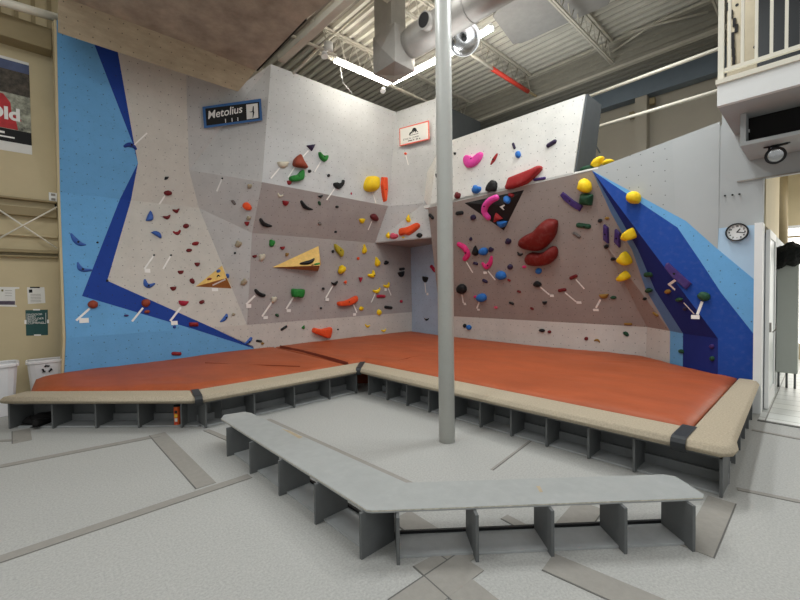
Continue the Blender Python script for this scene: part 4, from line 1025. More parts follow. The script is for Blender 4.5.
# corrugated ceiling deck, ribs along Y
def deck(name, x0, x1, y0, y1, z, m, pitch=.2, h=.075):
    vs, fs = [], []; x = x0
    prof = []
    while x < x1:
        prof += [(x, z), (x+pitch*.34, z), (x+pitch*.48, z+h), (x+pitch*.86, z+h)]; x += pitch
    for px_, pz in prof: vs += [(px_, y0, pz), (px_, y1, pz)]
    for i in range(len(prof)-1): fs.append((2*i, 2*i+2, 2*i+3, 2*i+1))
    return mk(name, vs, fs, m)
struct(deck('ceiling', -6, 9.62, -6, TB, CZ, m_deck))
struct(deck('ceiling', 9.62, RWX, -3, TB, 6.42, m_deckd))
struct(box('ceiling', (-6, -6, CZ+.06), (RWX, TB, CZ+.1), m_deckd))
# vertical corrugated step between both roofs
vs, fs = [], []
z = 6.40
prof = []
while z < 7.0: prof += [(9.60, z), (9.60, z+.05), (9.64, z+.07), (9.64, z+.11)]; z += .13
for px_, pz in prof: vs += [(px_, -3, pz), (px_, TB, pz)]
for i in range(len(prof)-1): fs.append((2*i, 2*i+2, 2*i+3, 2*i+1))
fo = struct(mk('wall_step', vs, fs, m_deckd)); fo.name = 'trim_30'
struct(box('trim_31', (9.55, -3, 6.36), (9.66, TB, 6.41), m_joist))
struct(box('trim_32', (9.5, -3, 6.93), (9.62, TB, 6.99), m_joist))
# open web joists along X
def joist(y, label, x0=-4, xb0=None, xb1=9.9, zt=6.99, zb=6.54):
    x1 = 9.6; t = thing('roof_joist', label, 'joist', (0, y, zt), 'open web roof joists')
    for dy in (-.032, .032): box('top_chord', (x0, y+dy-.022, zt-.05), (x1, y+dy+.022, zt), m_joist, t)
    for dy in (-.022, .022): box('bottom_chord', (xb0 if xb0 else x0, y+dy-.016, zb-.02), (xb1, y+dy+.016, zb+.02), m_joist, t)
    pts = []; x = (xb0 or x0)+.1; up = True
    while x <= x1-.05: pts.append((x, y, zt-.04 if up else zb)); x += .2; up = not up
    tube('web', pts, .012, m_joist, t, 6)
    return t
joist(7.09, 'roof joist above the pale upper panel and the left lit strip', 4.33, 4.5, 9.9, 6.99, 6.42)
joist(5.17, 'roof joist passing behind the shiny lamp, in line with the red pipe', xb1=RWX)
joist(3.27, 'roof joist whose lower chord runs on to the tan steel column', xb1=RWX)
joist(1.36, 'roof joist at the far right beside the balcony')
_a = NS(440, 103, 6.7); struct(box('trim_33', (_a.x, 6.7, 4.2), (9.5, 6.74, _a.z), mat('dark partition paint', (92, 96, 98))))
# bracing rods
br = thing('roof_brace', 'pair of crossing cream brace rods on the corrugated step right of the joist', 'brace', (9.5, 2.5, 6.7))
for a, b in (((608, 37), (708, 12)), ((612, 52), (686, 2))):
    tube('rod', [US(*a, 9.5), US(*b, 9.5)], .022, m_joist, br, 8)
# cream beam along Y at the top left corner of the wall
bz0 = 6.1
p0 = NS(281, 63, 7.30); p0b = ZS(350, -8, p0.z); 
o = box('ceiling_beam', (p0.x-.04, 2.0, p0.z+.05), (p0.x+.1, 7.36, p0.z+.16), m_joist); tag(o, 'pale flat beam running forward above the top left corner of the upper panel', 'beam')
# thin pipes by the left tube
o = tube('conduit_pipe', [NS(374/1, 72, 7.35)*0+NS(293, 73.5, 7.3), ZS(322, 45, 6.6), ZS(378, -4, 6.97)], .025, m_joist, None, 8); tag(o, 'thin conduit pipe rising to the right from the top of the pale panel', 'pipe')
o = tube('conduit_pipe', [ZS(278, 30, 6.3), ZS(322, 49, 6.3), ZS(336, 55.5, 6.25)], .03, m_joist, None, 8); tag(o, 'short cream pipe leading from the plywood roof to the lit tube', 'pipe')
jb = thing('junction_box', 'round white junction box with a lamp head at the left end of the lit tube', 'junction box', ZS(329, 51, 6.25))
c = ZS(328.5, 51.5, 6.28); tube('box_body', [c, c+V((0, 0, .16))], .09, m_wht, jb, 16); c2_ = c+V((-.12, -.05, -.17)); tube('lamp_head', [c2_, c2_+V((0, .02, .1))], [.07, .04], m_wht, jb, 14)
tube('neck', [c2_+V((0, 0, .08)), c+V((0, 0, .03))], .015, m_wht, jb, 8)
# lit fluorescent strips
def lit(a, b, label, z=6.2, r=.022):
    A_, B_ = ZS(*a, z), ZS(*b, z); d = (B_-A_).normalized(); s = V((-d.y, d.x, 0))
    t = thing('fluorescent_light', label, 'light', A_+V((0, 0, .1)), 'lit fluorescent strips')
    c = (A_+B_)/2+V((0, 0, .06)); v, f = boxg(c, ((B_-A_).length, .05, .04), X=d, Y=s); recalc(mk('housing', v, f, m_wht, t, c))
    for k in (-.04, .04):
        tube('tube', [A_+s*k, B_+s*k], r, m_tube, t, 10)
        for e in (A_, B_): tube('socket', [e+s*k-V((0, 0, .02)), e+s*k+V((0, 0, .05))], .02, m_wht, t, 8)
    for e in (A_+d*.2, B_-d*.2): tube('hanger', [e+V((0, 0, .08)), V((e.x, e.y, CZ-.02))], .006, m_joist, t, 6)
lit((335, 60.5), (389, 84), 'left lit fluorescent strip above the pale upper panel')
lit((392, 83), (446, 56), 'middle lit fluorescent strip between the duct box and the pole')
lit((449, 54.5), (492, 28), 'right lit fluorescent strip running behind the shiny lamp')
o = tube('hanging_cable', [ZS(340, 67, 6.25), ZS(343, 83, 5.95), NS(352, 93, 7.25)], .008, m_wht, None, 6); tag(o, 'thin white cable hanging from the left strip to the top of the wall', 'cable')
# small lamp at the joint of the two strips
jb = thing('spot_lamp', 'small white lamp head where two lit strips meet under the duct box', 'lamp', ZS(384, 90, 6.1))
c = ZS(383, 91, 6.08); tube('lamp_head', [c, c+V((.05, .05, .1))], [.06, .035], m_wht, jb, 14); tube('lamp_neck', [c+V((.04, .04, .09)), c+V((.1, .1, .2))], .012, m_wht, jb, 8)
# ------------------------------------------------------------------ duct work
dz = 5.45
F_, Lf, Bk, Rt = ZS(395, 61, dz), ZS(374.5, 75, dz), ZS(391.5, 84.5, dz), ZS(415.5, 71, dz)
du = thing('air_duct', 'galvanised duct box with crossed creases and a round duct running to the right', 'duct', (F_.x, F_.y, dz))
side = .62; x0, y0 = F_.x, F_.y
hb = NS(396, 23, y0).z-dz
bx = [V((x0, y0, dz)), V((x0, Lf.y, dz)), V((Rt.x, Lf.y, dz)), V((Rt.x, y0, dz))]
x1, y1 = Rt.x, Lf.y
def crease_box(name, a, b, m, par):
    (xa, ya, za), (xb, yb, zb) = a, b; e = .05
    vs = [(xa, ya, za), (xb, ya, za), (xb, yb, za), (xa, yb, za), (xa, ya, zb), (xb, ya, zb), (xb, yb, zb), (xa, yb, zb),
          ((xa+xb)/2, ya-e, (za+zb)/2), (xb+e, (ya+yb)/2, (za+zb)/2), ((xa+xb)/2, yb+e, (za+zb)/2), (xa-e, (ya+yb)/2, (za+zb)/2), ((xa+xb)/2, (ya+yb)/2, za-e)]
    fs = []
    for q, c in (((0, 1, 5, 4), 8), ((1, 2, 6, 5), 9), ((2, 3, 7, 6), 10), ((3, 0, 4, 7), 11), ((3, 2, 1, 0), 12)):
        fs += [(q[i], q[(i+1) % 4], c) for i in range(4)]
    fs.append((4, 5, 6, 7)); return recalc(mk(name, vs, fs, m, par, a))
crease_box('plenum_box', (x0, min(y0, y1), dz), (x1, max(y0, y1), dz+hb), m_galv, du)
tp = dz+hb
box('riser', (x0+.02, min(y0, y1)+.1, tp), (x1-.12, max(y0, y1)-.02, CZ-.01), m_galv, du)
# round duct: starts at the front face of the box and runs towards -Y
ry = min(y0, y1); dr = .245; ca = NS(409, 45, ry)
ax = [(ca.x, ry-.0, ca.z), (ca.x, ry-.16, ca.z), (ca.x, ry-.17, ca.z), (ca.x, -1.5, ca.z)]
tube('round_duct', ax, [dr*.9, dr, dr, dr], m_galv, du, 32)
for k in (1.3, 2.6): tube('duct_seam', [(ca.x, ry-k, ca.z), (ca.x, ry-k-.03, ca.z)], dr+.008, m_galv, du, 32)
# side outlet with a dark mouth
ot = NS(426, 31, ry-.55); oc = V((ca.x-.0, 0, ca.z)); dirv = (V((-1, 0, -.12))).normalized()
base = V((ca.x, ry-.66, ca.z))
tube('outlet_collar', [base+dirv*.15, base+dirv*.33], .13, m_galv, du, 24)
tube('outlet_mouth', [base+dirv*.332, base+dirv*.336], .108, m_dark, du, 24)
# flat grey roof unit above the headwall
z = 6.78
pp = [ZS(493, 17, z), ZS(513, 44, z), ZS(522, 43, z), ZS(608, 5, z), ZS(640, -60, z), ZS(540, -60, z)]
o = prism('roof_panel', pp, (0, 0, .2), mat('roof panel grey', (146, 144, 140))); tag(o, 'flat grey panel under the ceiling right of the round duct', 'ceiling panel')
# hanging lamp with a polished reflector facing the room
hc = NS(464.5, 39, 4.3); aim = (EYEP+V((1.2, -.2, -1.2))-hc).normalized()
hl = thing('high_bay_lamp', 'round high bay lamp with a mirror bright reflector beside the pole', 'lamp', hc)
vs, fs, k = [], [], 32; rad = 15.5*mpp(hc)
X = aim.cross(V((0, 0, 1))).normalized(); Y = X.cross(aim)
prof = [(1.0, .0), (1.02, -.02), (.99, -.05), (.8, -.28), (.52, -.46), (.3, -.52), (.28, -.9), (.0, -.92)]
inner = [(.96, .0), (.78, -.2), (.5, -.36), (.24, -.42), (0, -.42)]
def lathe(name, prof, m, par):
    vs, fs = [], []
    for r_, z_ in prof:
        for j in range(k):
            g = 2*pi*j/k; vs.append(hc+(X*cos(g)+Y*sin(g))*(r_*rad)+aim*(z_*rad))
    for i in range(len(prof)-1):
        for j in range(k): fs.append((i*k+j, i*k+(j+1) % k, (i+1)*k+(j+1) % k, (i+1)*k+j))
    o = mk(name, vs, fs, m, par, hc)
    for q in o.data.polygons: q.use_smooth = True
    return o
lathe('housing', prof, m_galv, hl); lathe('reflector', [(1.0, 0)]+inner, m_chrome, hl)
lathe('lamp_socket', [(.17, -.4), (.17, -.1), (.13, -.06), (.0, -.06)], m_black, hl)
tube('hanger', [hc-aim*(rad*.9), V((hc.x, hc.y, hc.z))-aim*(rad*.95)+V((0, 0, .5)), V((hc.x+.05, hc.y+.1, CZ-.02))], .012, m_joist, hl, 8)
# pipe with a red length
pa, pb2, pc, pd2 = NS(470, 54, 5.08), NS(492.5, 69, 5.08), NS(528, 91.5, 5.08), NS(546, 102, 5.08)
o = thing('sprinkler_pipe', 'grey pipe with a bright red length under the ceiling above the headwall', 'pipe', pa)
tube('pipe', [pa, pb2], .03, m_joist, o, 10); tube('red_pipe', [pb2, pc], .05, m_red, o, 12); tube('pipe', [pc, pd2], .03, m_tand, o, 10)
# ------------------------------------------------------------------ plywood roof feature at the top left
ov = thing('plywood_roof', 'plywood climbing roof hanging over the blue corner at the top left', 'climbing roof', (.5, 7.1, 5.2))
on = 7.15
a_, b_, c_ = NS(58, 33, on), NS(238, 91, on), NS(256, 70, on)
a_.z = b_.z = (a_.z+b_.z)/2
zt = NS(73, 0, on-.12).z
td = PLN(58, -8, a_, V((0, 1, .25)).normalized())
def FA(x, y): return PLN(x, y, a_, V((0, .93, .36)).normalized())
panel(ov, 'front_board', [([a_, b_, FA(256, 70.5), FA(200, 48), FA(71, 0), FA(58, -5)], m_plyl)], None, .03)
zz = FA(200, 48).z
un_ = [FA(71, 0), FA(200, 48), FA(256, 70.5), ZS(243, 66, zz)*0+FA(256, 70.5)]
panel(ov, 'underside', [([FA(58, -5), FA(71, 0), FA(200, 48), FA(256, 70.5), ZS(305, 19.5, zz), ZS(333, -2, zz), ZS(380, -70, zz), ZS(40, -70, zz)], m_plyd)], None, .03)
panel(ov, 'dark_gap_sheet', [([FA(256, 70.5), ZS(305, 19.5, zz), ZS(305, 19.5, zz)+V((0, 0, .5)), FA(256, 70.5)+V((0, .1, .5))], m_dark)], None, .03)  # dark sheet standing in for the shade of the open gap beside the roof
box('back_filler', (a_.x+.05, on+.02, a_.z+.25), (FA(256, 70).x-.1, on+.2, zz+.3), m_plyd, ov)
# ------------------------------------------------------------------ left tan wall and what hangs on it
o = tube('wall_pipe', [NS(-25, -6, 7.9), NS(59, 18.5, 7.9)], .06, m_wire, None, 14); tag(o, 'thick pale pipe along the top of the tan wall at the left edge', 'pipe')
t_ = NS(0, 15, 8.2); b2 = NS(0, 38, 8.2)
o = box('wall_beam', (-4, 8.12, NS(20, 43, 8.2).z), (.42, 8.4, NS(20, 21, 8.2).z), m_tand, None, .01); tag(o, 'tan steel beam across the top of the tan wall above the poster', 'beam')
o = thing('wall_siding', 'ribbed tan siding above the beam at the top left', 'siding', (-1, 8.35, 5.7))
zz2 = NS(20, 20, 8.2).z
for k in range(22): box('rib', (-3.6+k*.19, 8.36, zz2), (-3.55+k*.19, 8.42, 6.9), m_tand, o)
# poster
pz0, pz1 = NS(20, 152.5, 8.38).z, NS(20, 60, 8.38).z; pxr = NS(32, 150, 8.38).x; pxl = pxr-1.05
ps = thing('poster', 'large poster with a person in red and white letters on the tan wall', 'poster', (pxl, 8.4, pz0))
pw, ph = pxr-pxl, pz1-pz0
def pr_(name, a, b, c, d, m, lift, par): return box(name, (pxl+a*pw, 8.3985-lift-.002, pz0+b*ph), (pxl+c*pw, 8.3985-lift, pz0+d*ph), m, par)
pr_('sheet', 0, 0, 1, 1, m_paper, 0, ps)
m_rock = mat('poster rock print', (70, 62, 52), var=.85, scale=12); m_snow = mat('poster snow print', (150, 150, 134), var=.8, scale=11); m_sky = mat('poster sky print', (74, 84, 116), var=.25, scale=4); m_jack = mat('poster jacket print', (186, 44, 48), var=.25, scale=9)
pr_('sky_print', 0, .86, 1, .97, m_sky, .003, ps); pr_('rock_print', 0, .62, 1, .87, m_rock, .0035, ps); pr_('snow_print', 0, .23, 1, .62, m_snow, .003, ps)
pr_('caption_band', 0, .10, 1, .235, m_ink, .0035, ps)
jk = [(.3, .24), (.86, .24), (.84, .34), (.9, .34), (.88, .38), (.8, .4), (.79, .52), (.72, .6), (.56, .61), (.4, .58), (.3, .45)]
prism('figure_print', [V((pxl+a*pw, 8.3935, pz0+b*ph)) for a, b in jk], (0, -.0015, 0), m_jack, ps)
text('lettering', 'Old', V((pxl+.52*pw, 8.391, pz0+.34*ph)), (1, 0, 0), (0, 0, 1), .25, m_tape, ps, bold=.01)
for a, b, w, h_ in ((.5, .18, .22, .022), (.4, .14, .42, .016)): pr_('small_print', a, b, a+w, b+h_, m_tape, .0055, ps)
# papers
def sheet(px4, label, m, name='paper_notice', lift=8.398):
    pts = [NS(x, y, lift) for x, y in px4]; o = prism(name, pts, (0, .002, 0), m); tag(o, label, 'notice'); return o
def onsheet(o, name, px4, m, d=.002):
    pts = [NS(x, y, 8.396) for x, y in px4]; return prism(name, pts, (0, d, 0), m, o)
o = sheet([(-14, 286.6), (19.4, 287.2), (19.4, 288.8), (15, 289), (15.4, 305), (16.8, 305.6), (16.8, 306.8), (-14, 306)], 'white notice with a dark photo strip at the left edge of the tan wall', m_paper)
onsheet(o, 'photo_strip', [(-12, 301), (15, 301), (15, 304.8), (-12, 304.6)], mat('notice photo print', (80, 70, 84), var=.5, scale=20))
onsheet(o, 'crest', [(1.4, 289.4), (3.4, 289.4), (3.4, 291.6), (1.4, 291.4)], mat('olive ink', (120, 112, 70)))
for k in range(3): onsheet(o, 'text_line', [(5, 290.2+k*2.6), (12, 290.4+k*2.6), (12, 290.8+k*2.6), (5, 290.6+k*2.6)], m_strip)
o = sheet([(27, 287.3), (44.4, 287.2), (45.4, 303), (28, 304)], 'white typed notice with a red and black tab at its top', m_paper)
onsheet(o, 'tab', [(30, 286.8), (39.6, 286.8), (39.6, 288), (30, 288)], m_ink); onsheet(o, 'tab', [(35, 286.9), (39.8, 286.9), (39.8, 287.9), (35, 287.9)], mat('dark red ink', (140, 30, 34)), .0015)
onsheet(o, 'logo', [(28.8, 289.6), (32.2, 289.4), (32.4, 292.6), (29, 292.8)], m_ink)
for k in range(6): onsheet(o, 'text_line', [(30.4, 294.2+k*1.5), (41, 294+k*1.5), (41, 294.4+k*1.5), (30.4, 294.6+k*1.5)], m_strip)
o = sheet([(25.4, 310.2), (47.8, 309.6), (48, 335), (26.2, 335.8)], 'dark teal notice with white lettering taped to the tan wall', m_teal)
for k, (x, y, w, h_) in enumerate(((33, 309, 7, 1.4), (34, 334.4, 7, 1.4), (24.4, 320, 2, 4), (47, 319.6, 2, 3.6))): onsheet(o, 'tape', [(x, y), (x+w, y), (x+w, y+h_), (x, y+h_)], m_tape)
Lx = NS(27.6, 316, 8.394); sz = mpp(Lx)*2.7
for k, s_ in enumerate(('INDOOR', 'AND', 'BOULDER', 'ROOF', 'CLIMBING')):
    text('lettering', s_, NS(27.8, 315.6+k*2.15, 8.395), (1, 0, 0), (0, 0, 1), sz, m_tape, o, lift=.0015)
for a in ((26.8, 313.4, .4, 11), (45.6, 312.8, .4, 10.6), (40, 323.2, 6, .4)): onsheet(o, 'frame_line', [(a[0], a[1]), (a[0]+a[2], a[1]), (a[0]+a[2], a[1]+a[3]), (a[0], a[1]+a[3])], m_tape)
# outlet box
p = NS(53, 197.5, 8.38); ob = thing('outlet_box', 'small white electrical box on the tan wall beside the blue wall', 'electrical box', p)
box('box_body', (p.x-.05, 8.34, p.z-.07), (p.x+.05, 8.42, p.z+.07), m_wht, ob, .006)
for k in (-.035, .035): box('socket', (p.x-.025, 8.334, p.z+k-.018), (p.x+.025, 8.342, p.z+k+.018), m_strip, ob)
tube('power_lead', [(p.x+.02, 8.38, p.z-.07), (p.x+.03, 8.37, p.z-.14), (p.x+.07, 8.38, p.z-.22)], .012, m_black, ob, 8)
# tan rails with crossed cords
def rail(y, th, dp, label, m=None):
    c = NS(30, y, 8.34); o = box('wall_rail', (-4, 8.42-dp, c.z-th/2), (.42, 8.42, c.z+th/2), m or m_tand, None, .008); return tag(o, label, 'rail')
rail(200, .03, .14, 'thin tan rail highest on the tan wall below the poster')
rail(212, .13, .12, 'thick tan rail above the crossed cords')
rail(235.5, .03, .08, 'narrow tan rail behind the crossed cords', m_tan)
rail(251.5, .05, .14, 'lower tan rail below the crossed cords')
rail(256.5, .03, .10, 'lowest thin tan rail on the tan wall')
xb = thing('cross_bracing', 'pair of white cords crossing in an X on the tan wall', 'cords', NS(20, 225, 8.26))
tube('cord', [NS(-2, 209, 8.26), NS(57.5, 248.5, 8.26)], .012, m_wire, xb, 6); tube('cord', [NS(-2, 239, 8.25), NS(57, 207, 8.25)], .012, m_wire, xb, 6)
# bins
def bin_(xc, y, z, w, d, label, sym=False):
    p = V((xc, y, 0)); t = thing('waste_bin', label, 'bin', p)
    lv = [(.8, 0), (1, .92), (1, .93)]; n = 24
    def ring(s, zz): return [V((xc+max(-.5, min(.5, .62*cos(2*pi*j/n)))*w*s, y+max(-.5, min(.5, .62*sin(2*pi*j/n)))*d*s, zz)) for j in range(n)]
    def stack(name, levels, m):
        vs, fs = [], []
        for s, zz in levels: vs += ring(s, zz)
        for i in range(len(levels)-1):
            for j in range(n): fs.append((i*n+j, i*n+(j+1) % n, (i+1)*n+(j+1) % n, (i+1)*n+j))
        o = mk(name, vs, fs, m, t, p); recalc(o); return o
    b = stack('bin_body', [(.02, .004), (.78, .004), (.98, z-.03), (.94, z-.02), (.75, .03), (.02, .03)], m_plastic)
    stack('rim', [(1.0, z-.035), (1.06, z-.03), (1.06, z), (1.0, z+.012), (.93, z), (.95, z-.03)], m_plastic)
    if sym:
        g = thing; cz = z*.80; yy = y-d*.485; R_ = .06
        for k in range(3):
            a0 = radians(90+120*k)
            P2 = []
            for (r_, da) in ((R_, -38), (R_*1.0, 8), (R_*1.2, 6), (R_*.85, 40), (R_*.5, 20), (R_*.68, 14), (R_*.62, -38)):
                a2 = a0+radians(da); P2.append(V((xc+r_*cos(a2), yy, cz+r_*sin(a2))))
            prism('recycling_arrow', P2, (0, -.012, 0), m_ink, t)
    return t
pA = NS(46.5, 362, 8.05); bin_(pA.x, 8.1, NS(46, 361, 7.95).z, .44, .3, 'white recycling bin with a black arrow symbol by the blue wall', True)
pB = ZS(2, 366, .62); pB = NS(0, 365, 7.45); bin_(pB.x-.06, 7.5, NS(10, 364.5, 7.3).z, .46, .42, 'plain white bin at the left edge of the photo')

# ------------------------------------------------------------------ upper right: steel, rails, balcony
o = box('steel_beam', (RWX-.28, .9, US(640, 97, RWX-.2).z-.02), (RWX-.02, TW-.1, US(640, 74, RWX-.2).z), m_steel); tag(o, 'slate grey steel beam along the top of the right back wall', 'beam')
p = US(641.5, 120, RWX-.2)
cl = thing('wall_column', 'tan steel column in front of the right back wall', 'column', (RWX-.15, p.y, 2.5))
box('shaft', (RWX-.26, p.y-.12, 2.5), (RWX-.02, p.y+.12, US(641, 94, RWX-.2).z), m_taupe, cl)
for k, dy in ((104, -.22), (112, .2)): q = US(641, k, RWX-.2); box('bracket', (RWX-.2, q.y+dy-.05, q.z-.07), (RWX-.1, q.y+dy+.05, q.z+.07), m_tand, cl)
tr = thing('guard_rail', 'pair of cream pipe rails running from the headwall to the balcony', 'rail', (8, 2, 4.6))
for a, b in (((588, 96.8), (719, 48.6)), ((588, 129.6), (719, 90.4))): tube('pipe_rail', [US(*a, 8.0), US(*b, 8.0)], .03, m_wire, tr, 12)
for a, b in (((589, 97), (600, 118)), ((588, 131), (600, 153))): tube('rail_bracket', [US(*a, 8.0), US(*b, 8.05)], .014, m_dgrey, tr, 8)
# balcony
BX = US(717, 106, 5.5); bu = 5.52; bzz = US(717, 106.4, bu).z; bn = US(717, 106, bu).y
bal = thing('balcony', 'white fronted balcony with cream railing at the upper right', 'balcony', (bu, bn, bzz))
ztop = US(717, 85.5, bu).z
box('front_board', (bu, -4, bzz), (bu+.06, bn, ztop), m_wht, bal)
box('floor_slab', (bu+.06, -4, bzz+.005), (7.9, bn, ztop-.03), m_gwall, bal)
box('coping', (bu-.03, -4, ztop), (bu+.14, bn+.01, ztop+.05), m_wire, bal)
rl = bu+.05
for x in (719.5,): pass
zr = US(721, 72.5, rl).z
box('bottom_rail', (rl-.02, -4, zr-.015), (rl+.02, bn, zr+.025), m_wire, bal)
box('post', (rl-.025, bn-.05, ztop), (rl+.025, bn, ztop+1.6), m_wire, bal)
for x in (729.5, 742.5, 756.5, 771.5, 786.5, 802, 818):
    y = US(x, 40, rl).y; box('baluster', (rl-.013, y-.013, zr), (rl+.013, y+.013, ztop+1.6), m_wire, bal)
# things on the balcony
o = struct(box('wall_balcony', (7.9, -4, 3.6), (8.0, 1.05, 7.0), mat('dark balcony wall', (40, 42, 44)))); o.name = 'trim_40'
pw_ = US(745, 40, 6.6)
bo_ = thing('balcony_board', 'tan drilled board standing on the balcony behind the railing', 'board', (6.7, pw_.y, ztop))
ya, yb = US(727, 40, 6.6).y, US(757, 40, 6.6).y
box('board_face', (6.6, yb, ztop-.02), (6.68, ya, ztop+1.75), mat('drilled board tan', (168, 156, 132)), bo_)
for x, y in ((755, 47), (737, 5)):
    q = US(x, y, 6.6); tube('bolt_hole', [q+V((-.004, 0, 0)), q+V((.01, 0, 0))], .018, m_dark, bo_, 10)
for i, (x, y) in enumerate(((728, 6), (731, 14), (734, 22), (736, 28), (732.5, 36), (732.8, 44), (733.2, 52), (733.6, 60))):
    q = US(x, y, 6.58); box('slot', (6.585, q.y-.015, q.z-.05), (6.605, q.y+.015, q.z+.05), m_dark, bo_)
q = US(743, 70, 6.1)
o = tube('paper_roll', [(6.1, US(731, 70, 6.1).y, ztop+.07), (6.1, US(754, 70, 6.1).y, ztop+.07)], .06, m_wire, None, 14); tag(o, 'cream roll lying on the balcony floor behind the railing', 'roll')
# slot box under the balcony
sbz = US(741, 146, 5.98).z; sy = US(740, 141, 5.98).y
sb = thing('slot_box', 'grey box with a long dark slot hung under the balcony', 'box', (5.98, sy, sbz))
box('bottom_board', (5.98, -4, sbz), (6.74, sy, sbz+.04), m_gwall, sb)
box('end_board', (5.98, sy-.05, sbz+.04), (6.74, sy, bzz), m_gwall, sb)
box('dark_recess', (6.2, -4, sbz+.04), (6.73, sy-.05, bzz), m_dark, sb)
q = US(746, 126, 5.99); box('latch', (6.17, q.y-.012, q.z-.02), (6.2, q.y+.012, q.z+.01), m_wht, sb)
# ------------------------------------------------------------------ clock wall with doorway
czt = 3.6; dtop = US(763, 177.5, LU).z; cyr = US(763.5, 200, LU).y; cyl = US(714, 200, LU).y
pz_ = US(737, 226.5, LU).z
def wallpoly(name, pts, m):
    o = prism(name, [p+V((.006, 0, 0)) for p in pts], (.12, 0, 0), m); o['kind'] = 'structure'; return o
wallpoly('wall_end', [V((LU, cyl, pz_)), V((LU, cyr, pz_)), V((LU, cyr, dtop)), V((LU, cyr, 3.85)), V((LU, US(722, 100, LU).y, 3.85)), V((LU, US(722, 100, LU).y, 3.72)), V((LU, cyl, 3.6))], m_gwall)
wallpoly('wall_end', [US(714, 262, LU), US(755.5, 290, LU), V((LU, US(755.5, 280, LU).y, pz_)), V((LU, US(714, 249, LU).y, pz_))], m_pblue)
wallpoly('wall_end', [V((LU, -5, dtop)), V((LU, cyr, dtop)), V((LU, cyr, 3.85)), V((LU, -5, 3.85))], m_gwall)
# white jamb
jl, jr = US(755, 300, LU).y, US(763.2, 300, LU).y
struct(box('trim_50', (LU-.14, jr, 0), (LU+.1, jl, US(758, 223, LU-.1).z), m_wht)); 
# soffit line above the door
struct(box('trim_51', (LU-.012, -5, dtop-.012), (LU, US(737, 181, LU).y, dtop+.006), m_strip))
# clock
cc = US(737, 232.2, LU-.02); cr_ = 8.9*mpp(cc)
clk = thing('wall_clock', 'round white clock with a black rim on the pale blue end wall', 'clock', cc)
def disc(name, r, xa, xb, m, n=40, cy=0, cz=0):
    return tube(name, [(LU-xa, cc.y+cy, cc.z+cz), (LU-xb, cc.y+cy, cc.z+cz)], r, m, clk, n)
vs, fs = [], []
for r_, xx in ((1.0, 0), (1.0, .045), (.95, .05), (.87, .045), (.86, .02)):
    for j in range(40): vs.append((LU-.002-xx, cc.y+cos(2*pi*j/40)*cr_*r_*1.02, cc.z+sin(2*pi*j/40)*cr_*r_))
for i in range(4):
    for j in range(40): fs.append((i*40+j, i*40+(j+1) % 40, (i+1)*40+(j+1) % 40, (i+1)*40+j))
recalc(mk('rim', vs, fs, m_black, clk, cc))
disc('face', cr_*.88, .003, .022, m_wht)
Xc, Yc = V((0, -1, 0)), V((0, 0, 1)); cf = V((LU-.0225, cc.y, cc.z))
for k in range(1, 13):
    a = radians(90-30*k); q = cf+(Xc*cos(a)+Yc*sin(a))*(cr_*.68)
    text('numeral', str(k), q-Yc*(cr_*.09), Xc, Yc, cr_*.26, m_ink, clk, align='CENTER', lift=.001, bold=.002)
def hand(name, deg, L_, w):
    a = radians(90-deg); d = Xc*cos(a)+Yc*sin(a); s = Xc*(-sin(a))+Yc*cos(a); c = cf+d*(L_*.42)
    v, f = boxg(c+V((-.003, 0, 0)), (L_, w, .003), X=d, Y=s, Z=V((1, 0, 0))); recalc(mk(name, v, f, m_ink, clk, c))
hand('hour_hand', 38, cr_*.5, .012); hand('minute_hand', 100, cr_*.72, .009)
# spotlight on a black track
ty = US(775, 143.5, LU-.03)
sp_ = thing('track_spotlight', 'black spotlight on a short black track under the balcony box', 'lamp', US(775, 154, 6.2))
a, b = US(764, 146.5, 6.25), US(788, 142, 6.25); TU = 6.25
tube('track', [a, (a+b)/2+V((0, 0, -.012)), b], .024, m_black, sp_, 8)
for q in (a, (a+b)/2, b): box('mount', (TU-.03, q.y-.02, q.z-.01), (TU+.03, q.y+.02, sbz+.004), m_black, sp_)
sc_ = US(775.5, 155.5, 6.2); aim = (EYEP+V((0, .2, .3))-sc_).normalized(); X = aim.cross(V((0, 0, 1))).normalized(); Y = X.cross(aim); hc = sc_; rad = 8.2*mpp(sc_); k = 28
lathe('lamp_can', [(1, .25), (1.02, .1), (1, -.3), (.8, -.75), (0, -.8)], m_black, sp_)
lathe('trim_ring', [(1.02, .1), (1, .3), (.84, .3), (.74, .12)], m_black, sp_)
lathe('lens', [(.76, .13), (.5, .22), (.3, .2), (0, .24)], m_chrome, sp_)
tube('arm', [US(769.5, 146.5, 6.25), US(768, 155, 6.2)], .01, m_black, sp_, 8)
for x, y in ((725, 195.8), (732.5, 195), (739.5, 194.2)):
    q = US(x, y, LU-.002); o = tube('wall_screw', [q, q+V((-.01, 0, 0))], .012, m_bolt, None, 8); tag(o, 'small dark screw above the clock, %s of three' % {725: 'left', 732.5: 'middle', 739.5: 'right'}[x], 'screw', 'screws above the clock')
